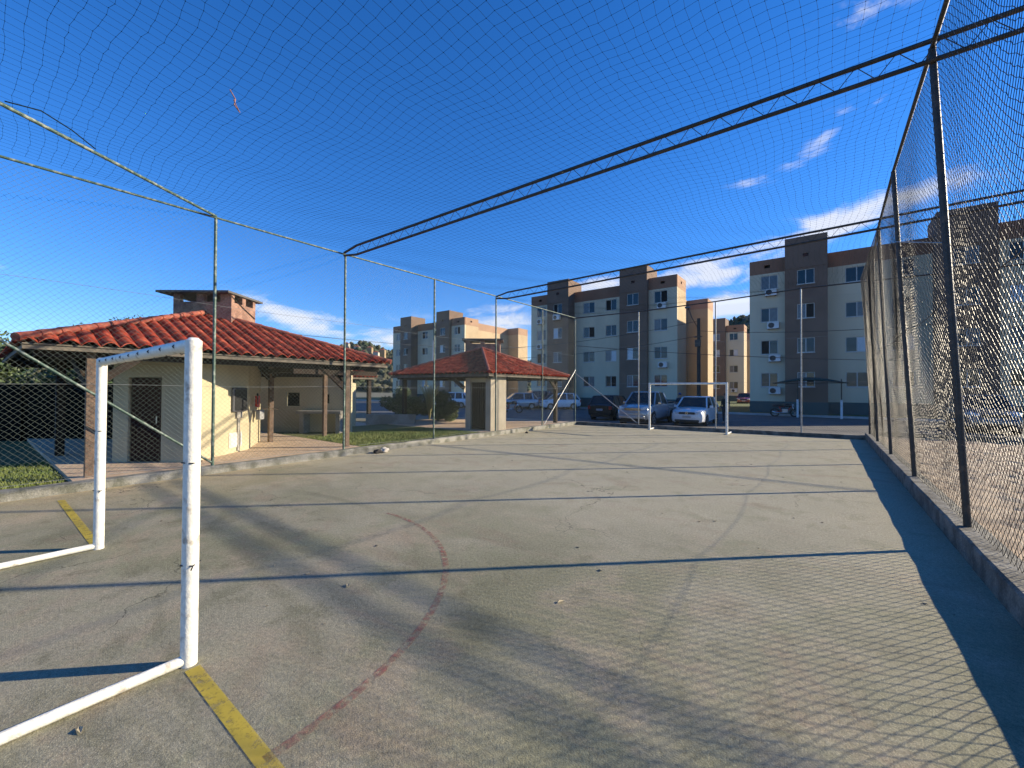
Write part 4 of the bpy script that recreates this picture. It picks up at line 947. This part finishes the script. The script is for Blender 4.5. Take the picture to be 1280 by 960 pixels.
# utility pole and cables
px_, py_ = at_ld(15.0, 33)
t = thing('utility_pole', 'dark utility pole standing in the gap between the two nearest blocks', 'pole', (px_, py_, ZR))
m = M(); m.tube([(px_,py_,ZR),(px_,py_,3),(px_,py_,7.5)], .17, 12, r2=.12); build(m, 'shaft', wood_pole, t, True, auto=60)
m = M(); m.tube([(px_,py_,6.6),(px_-.5,py_-.1,7.6),(px_-.75,py_-.2,8.4)], .03, 6); ar = build(m, 'lamp_arm', dark_metal, t, True); m = M(); m.box(px_-1.0,px_-.62,py_-.3,py_-.1,8.38,8.52); build(m, 'lamp_head', grey_box, ar, bevel=.03)
m = M(); m.bar((px_-.3,py_-.15,6.0),(px_+.3,py_-.15,6.0),.08,.08); m.box(px_-.2,px_+.2,py_-.4,py_-.16,5.2,5.75); build(m, 'crossarm', dark_metal, t)
def cable(label, a, b, sag, r=.018, n=24):
    a, b = Vector(a), Vector(b); m = M(); m.tube([a+(b-a)*(i/n)-Vector((0,0,sag*4*(i/n)*(1-i/n))) for i in range(n+1)], r, 5)
    tag(build(m, 'overhead_cable', plastic_blk, None, True), label, 'cable')
cable('upper overhead cable running left from the utility pole', (px_,py_,7.3), (-32,30,5.9), .7)
cable('lower overhead cable running left from the utility pole', (px_,py_,6.1), (-32,30.5,5.0), .7)
cable('overhead cable running right from the utility pole', (px_,py_,6.5), (16,33,6.6), .9)
cable('low overhead cable passing in front of the right block', (-9.83,18.2,3.9), (14,26,3.0), .5, .012)
cable('thin cable from the lodge roof towards the central block', (-17,5,3.9), (-27,38,6.5), .4, .012)

# stone on the court near the left kerb
def rock(name, label, c, s, mt, seed):
    bm = bmesh.new(); bmesh.ops.create_icosphere(bm, subdivisions=3, radius=1)
    for v in bm.verts: v.co = Vector((v.co.x*s[0], v.co.y*s[1], v.co.z*s[2]))*(1+.35*noise.noise(v.co*1.4+Vector((seed,0,0))))
    me = bpy.data.meshes.new(name); bm.to_mesh(me); bm.free(); o = bpy.data.objects.new(name, me); col.objects.link(o); me.materials.append(mt); o.location = c; tag(o, label, 'rock'); return o
rock('stone', 'pale stone lying on the court beside the left kerb', (-9.42,6.73,.06), (.11,.12,.08), mat('pale_stone',(.5,.46,.4),.9,bump=.6), 1)
rock('stone', 'dark stone lying against the pale stone by the left kerb', (-9.45,6.55,.045), (.10,.11,.06), mat('dark_stone',(.04,.035,.03),.9), 5)
rock('stone', 'tiny dark stone alone on the court near the kiosk corner', (-9.3,13.2,.02), (.06,.06,.045), MATS['dark_stone'], 9)
# small litter flecks: leaves on the court
for k, (x, y) in enumerate(((-2.96,.35),(-1.7,2.9),(-3.3,2.0))):
    m = M(); a = k*1.3; c, s = math.cos(a), math.sin(a)
    m.add([(x-c*.035,y-s*.035,.006),(x-s*.012,y+c*.012,.016),(x+c*.035,y+s*.035,.006),(x+s*.012,y-c*.012,.014)], [(0,1,2,3)])
    o = build(m, 'dry_leaf', mat('dry_leaf',(.45,.38,.24),.7)); o.modifiers.new('t','SOLIDIFY').thickness = .002
    tag(o, ('dry leaf beside the ground bar of the near goal','dry leaf on the open court right of the red arc','dry leaf lying within the red arc')[k], 'leaf')

def debris():
    n = 150; P = np.stack([rng.uniform(-9.3,.9,n), rng.uniform(1.0,16,n), np.full(n,.004)], 1); P[:50,0] = -9.5+rng.exponential(.25,50)
    a = rng.uniform(0,6.28,n); s_ = rng.uniform(.006,.020,n); z = np.zeros(n); u = np.stack([np.cos(a),np.sin(a),z],1)*s_[:,None]; v = np.stack([-np.sin(a),np.cos(a),z],1)*s_[:,None]*.5; up = np.stack([z,z,s_*.5],1)
    V = np.stack([P-u-v,P+u-v,P+u+v,P-u+v,P-u*.6+up,P+u*.6+up], 1).reshape(-1,3); b = np.arange(n)[:,None]*6
    F_ = np.concatenate([b+np.array([[0,1,5,4]]), b+np.array([[2,3,4,5]]), b+np.array([[0,3,2,1]])]); 
    o = np_mesh('debris', V, F_, mat('pale_debris',(.50,.46,.36),.9,(.12,.10,.07),3)); tag(o, 'scattered tiny leaf and mortar crumbs on the court', 'debris', kind='stuff')
debris()
# ================================================================ vegetation
def leaves(name, centres, n, size, mt, parent):
    C = np.array([c[:3] for c in centres]); RR = np.array([c[3] for c in centres]); wts = RR**2; wts = wts/wts.sum()
    idx = rng.choice(len(C), n, p=wts); u = rng.normal(size=(n,3)); u /= np.linalg.norm(u, axis=1, keepdims=True)
    rad = RR[idx][:,None]*rng.uniform(.55,1.08,(n,1)); P = C[idx]+u*rad*np.array([1,1,.8])
    a = rng.normal(size=(n,3)); a /= np.linalg.norm(a, axis=1, keepdims=True); b = np.cross(a, rng.normal(size=(n,3))); b /= np.linalg.norm(b, axis=1, keepdims=True)
    s = size*rng.uniform(.6,1.4,(n,1)); V = np.stack([P-a*s, P-b*s*.5, P+a*s, P+b*s*.5], 1).reshape(-1,3)
    return np_mesh(name, V, np.arange(n)[:,None]*4+np.array([[0,1,2,3]]), mt, parent)
def make_tree(label, x, y, h, r, mt, n=7000, size=.09, name='tree', z=0, cat='tree'):
    t = thing(name, label, cat, (x, y, z), 0); rd = random.Random(int(x*17+y*31)); cs = []
    for k in range(16):
        a = rd.uniform(0, 6.28); q = rd.uniform(0, .8)*r; zz = h*rd.uniform(.45, .92); cs.append((x+math.cos(a)*q, y+math.sin(a)*q, z+zz, r*rd.uniform(.22,.45)))
    cs.append((x, y, z+h*.85, r*.4))
    leaves('crown', cs, n, size, mt, t)
    m = M(); m.tube([(x,y,z-.1),(x+.05,y,z+h*.3),(x-.05,y+.05,z+h*.7)], .05+h*.02, 8, r2=.04)
    for c in cs[:8]: m.tube([(x,y,z+h*.35),((x+c[0])/2,(y+c[1])/2,z+h*.5),c[:3]], .04+h*.004, 6, r2=.012)
    build(m, 'trunk', bark, t, True)
    return t
for i, (lat, dep, h, r, mt, lab) in enumerate((
    (-26,18,4.2,3.2,leaf,'broad green tree at the far left edge above the black screen'),(-21.5,17,3.2,2.3,leaf2,'round dark green tree second from the left above the screen'),(-19.5,19.5,3.5,2.6,leaf,'bright green tree directly behind the dark lodge post'),
    (-17,18.5,3.1,2.2,leaf2,'small dark green tree behind the lodge veranda'),(-14.6,19,3.2,2.2,leaf,'green tree peeping out left of the lodge door wall'),(-24.5,26,6.2,2.6,leaf2,'tall tree whose top shows over the left end of lodge roof'),
    (-21.5,26,6.1,2.2,leaf,'treetop rising just above the middle left of the lodge roof'),(-33,24,6.6,4,leaf2,'big dark tree at the left margin of the picture'))):
    q = LD(lat, dep); make_tree(lab, q.x, q.y, h, r, mt)
def make_bush(label, lat, dep, h, r, n=6000):
    q = LD(lat, dep); t = thing('shrub', label, 'shrub', (q.x, q.y, 0)); rd = random.Random(int(lat*10)); cs = [(q.x+rd.uniform(-.6,.6)*r, q.y+rd.uniform(-.6,.6)*r, rd.uniform(.25,.8)*h, r*rd.uniform(.3,.55)) for _ in range(12)]
    leaves('foliage', cs, n, .055, leaf2, t)
    for k in range(7):
        c = cs[k]; m = M(); m.tube([(q.x,q.y,0),((q.x+c[0])/2,(q.y+c[1])/2,h*.4),(c[0],c[1],c[2]+.3*r)], .025, 5, r2=.008); build(m, 'branch', bark, t, True)
make_bush('dense dark shrub just right of the first lodge post', -5.3, 21, 1.5, .9)
make_bush('dark shrub in the middle of the hedge left of the kiosk', -4.2, 22.5, 1.75, 1.0)
make_bush('lower shrub at the right end of the hedge left of the kiosk', -3.2, 20.5, 1.1, .7)
make_bush('dark shrub beneath the second lodge eave', -6.6, 24, 1.9, 1.0)
q = LD(-4.3, 21.5); t = thing('flowering_grass', 'pale plumed ornamental grass among the shrubs left of the kiosk', 'plant', (q.x, q.y, 0)); m = M()
for k in range(60):
    a = random.uniform(0, 6.28); s = random.uniform(.2,.6); m.tube([(q.x,q.y,0),(q.x+math.cos(a)*s*.4,q.y+math.sin(a)*s*.4,1.2),(q.x+math.cos(a)*s,q.y+math.sin(a)*s,random.uniform(1.5,1.95))], .012, 3, r2=.02)
build(m, 'stem', mat('pale_plume',(.34,.32,.16),.9), t)

# hills with woodland
def ridge(name, pts, R0, R1, seed):
    """pts: (picture azimuth measured in px from the optical axis, crest height in m)"""
    n = 160; xs_ = np.linspace(pts[0][0], pts[-1][0], n); hs = np.interp(xs_, [p[0] for p in pts], [p[1] for p in pts]); V = []; rows = 16
    for j in range(rows):
        t = j/(rows-1); dep = R0+(R1-R0)*t
        for x, hh in zip(xs_, hs):
            p = LD((x-640)/F_PX*R1*(.55+.45*t), dep); z = hh*(t**.75)+6*noise.noise(Vector((p.x*.02,p.y*.02,seed)))*t
            V.append((p.x, p.y, z-3))
    for x, hh in zip(xs_, hs): p = LD((x-640)/F_PX*R1*1.1, R1+120); V.append((p.x, p.y, -3))
    V = np.array(V); F_ = np.array([[j*n+i, j*n+i+1, (j+1)*n+i+1, (j+1)*n+i] for j in range(rows) for i in range(n-1)])
    o = np_mesh(name, V, F_, forest_m); struct(o); o.data.shade_smooth()
    return V[:rows*n]
V1 = ridge('hill', [(-200,20),(200,34),(380,36),(430,41),(455,45),(475,39),(500,36),(560,34),(640,30),(720,34)], 190, 380, 3.)
V2 = ridge('hill_range', [(720,30),(800,48),(870,58),(905,66),(925,74),(950,80),(1010,78),(1100,64),(1250,50),(1500,20)], 190, 400, 8.)
def forest(name, V, n, label):
    P = V[rng.integers(0, len(V), n)]+rng.normal(0, 3., (n,3))*np.array([1,1,0]); bm = bmesh.new(); bmesh.ops.create_icosphere(bm, subdivisions=1, radius=1)
    bv = np.array([v.co[:] for v in bm.verts]); bf = np.array([[v.index for v in f.verts] for f in bm.faces]); bm.free()
    s = rng.uniform(.8,2.3,(n,1,1)); q = bv[None]*s*np.array([1,1,1.25])*(1+rng.normal(0,.16,(n,len(bv),1)))+P[:,None]
    F_ = (bf[None]+np.arange(n)[:,None,None]*len(bv)).reshape(-1,3)
    o = np_mesh(name, q.reshape(-1,3), F_, forest_m); tag(o, label, 'woodland', kind='stuff')
forest('woodland', V1, 9000, 'dense trees covering the far hillside left of the blocks'); forest('woodland', V2, 9000, 'dark wooded ridge behind the gap between the blocks')
hcol = [mat('pale_house_wall',(.36,.33,.27),.9), mat('ochre_house_wall',(.32,.23,.13),.9), mat('white_house_wall',(.45,.44,.38),.9)]
HL_ = ['pale hillside house, leftmost by the lodge roof','ochre hillside house, second from the left','white hillside house, third from the left','pale hillside house below the crest of the wooded hill','ochre hillside house, just right of the hill crest','white hillside house, second from the right','small pale hillside house topmost on the left slope','ochre hillside house nearest the distant left block']
for k, (px, py, dep) in enumerate(((424,441,360),(438,444,350),(446,440,365),(455,446,350),(462,441,360),(470,447,345),(433,436,370),(478,444,350))):
    py += 4; dep -= 30; q = LD((px-640)/F_PX*dep, dep); z = CAMH+(494.5-py)/F_PX*dep; w = 2.0
    t = thing('hillside_house', HL_[k], 'house', (q.x, q.y, z-4), 0, 'tiny houses on the far hillside')
    m = M(); m.obox((q.x,q.y,0), r_, d_, -w, w, -w, w, z-9, z+1.0); build(m, 'wall', hcol[k % 3], t)
    a = [Vector((q.x,q.y,0))+r_*(i*w*1.1)+d_*(j*w*1.1)+Vector((0,0,z+1.0)) for i, j in ((-1,-1),(1,-1),(1,1),(-1,1))]; m = M(); m.add([*a, (q.x,q.y,z+2.2)], [(0,1,4),(1,2,4),(2,3,4),(3,0,4),(0,3,2,1)]); build(m, 'roof', ridge_mat, t)

sc.render.engine = 'CYCLES'
sc.cycles.max_bounces = 6
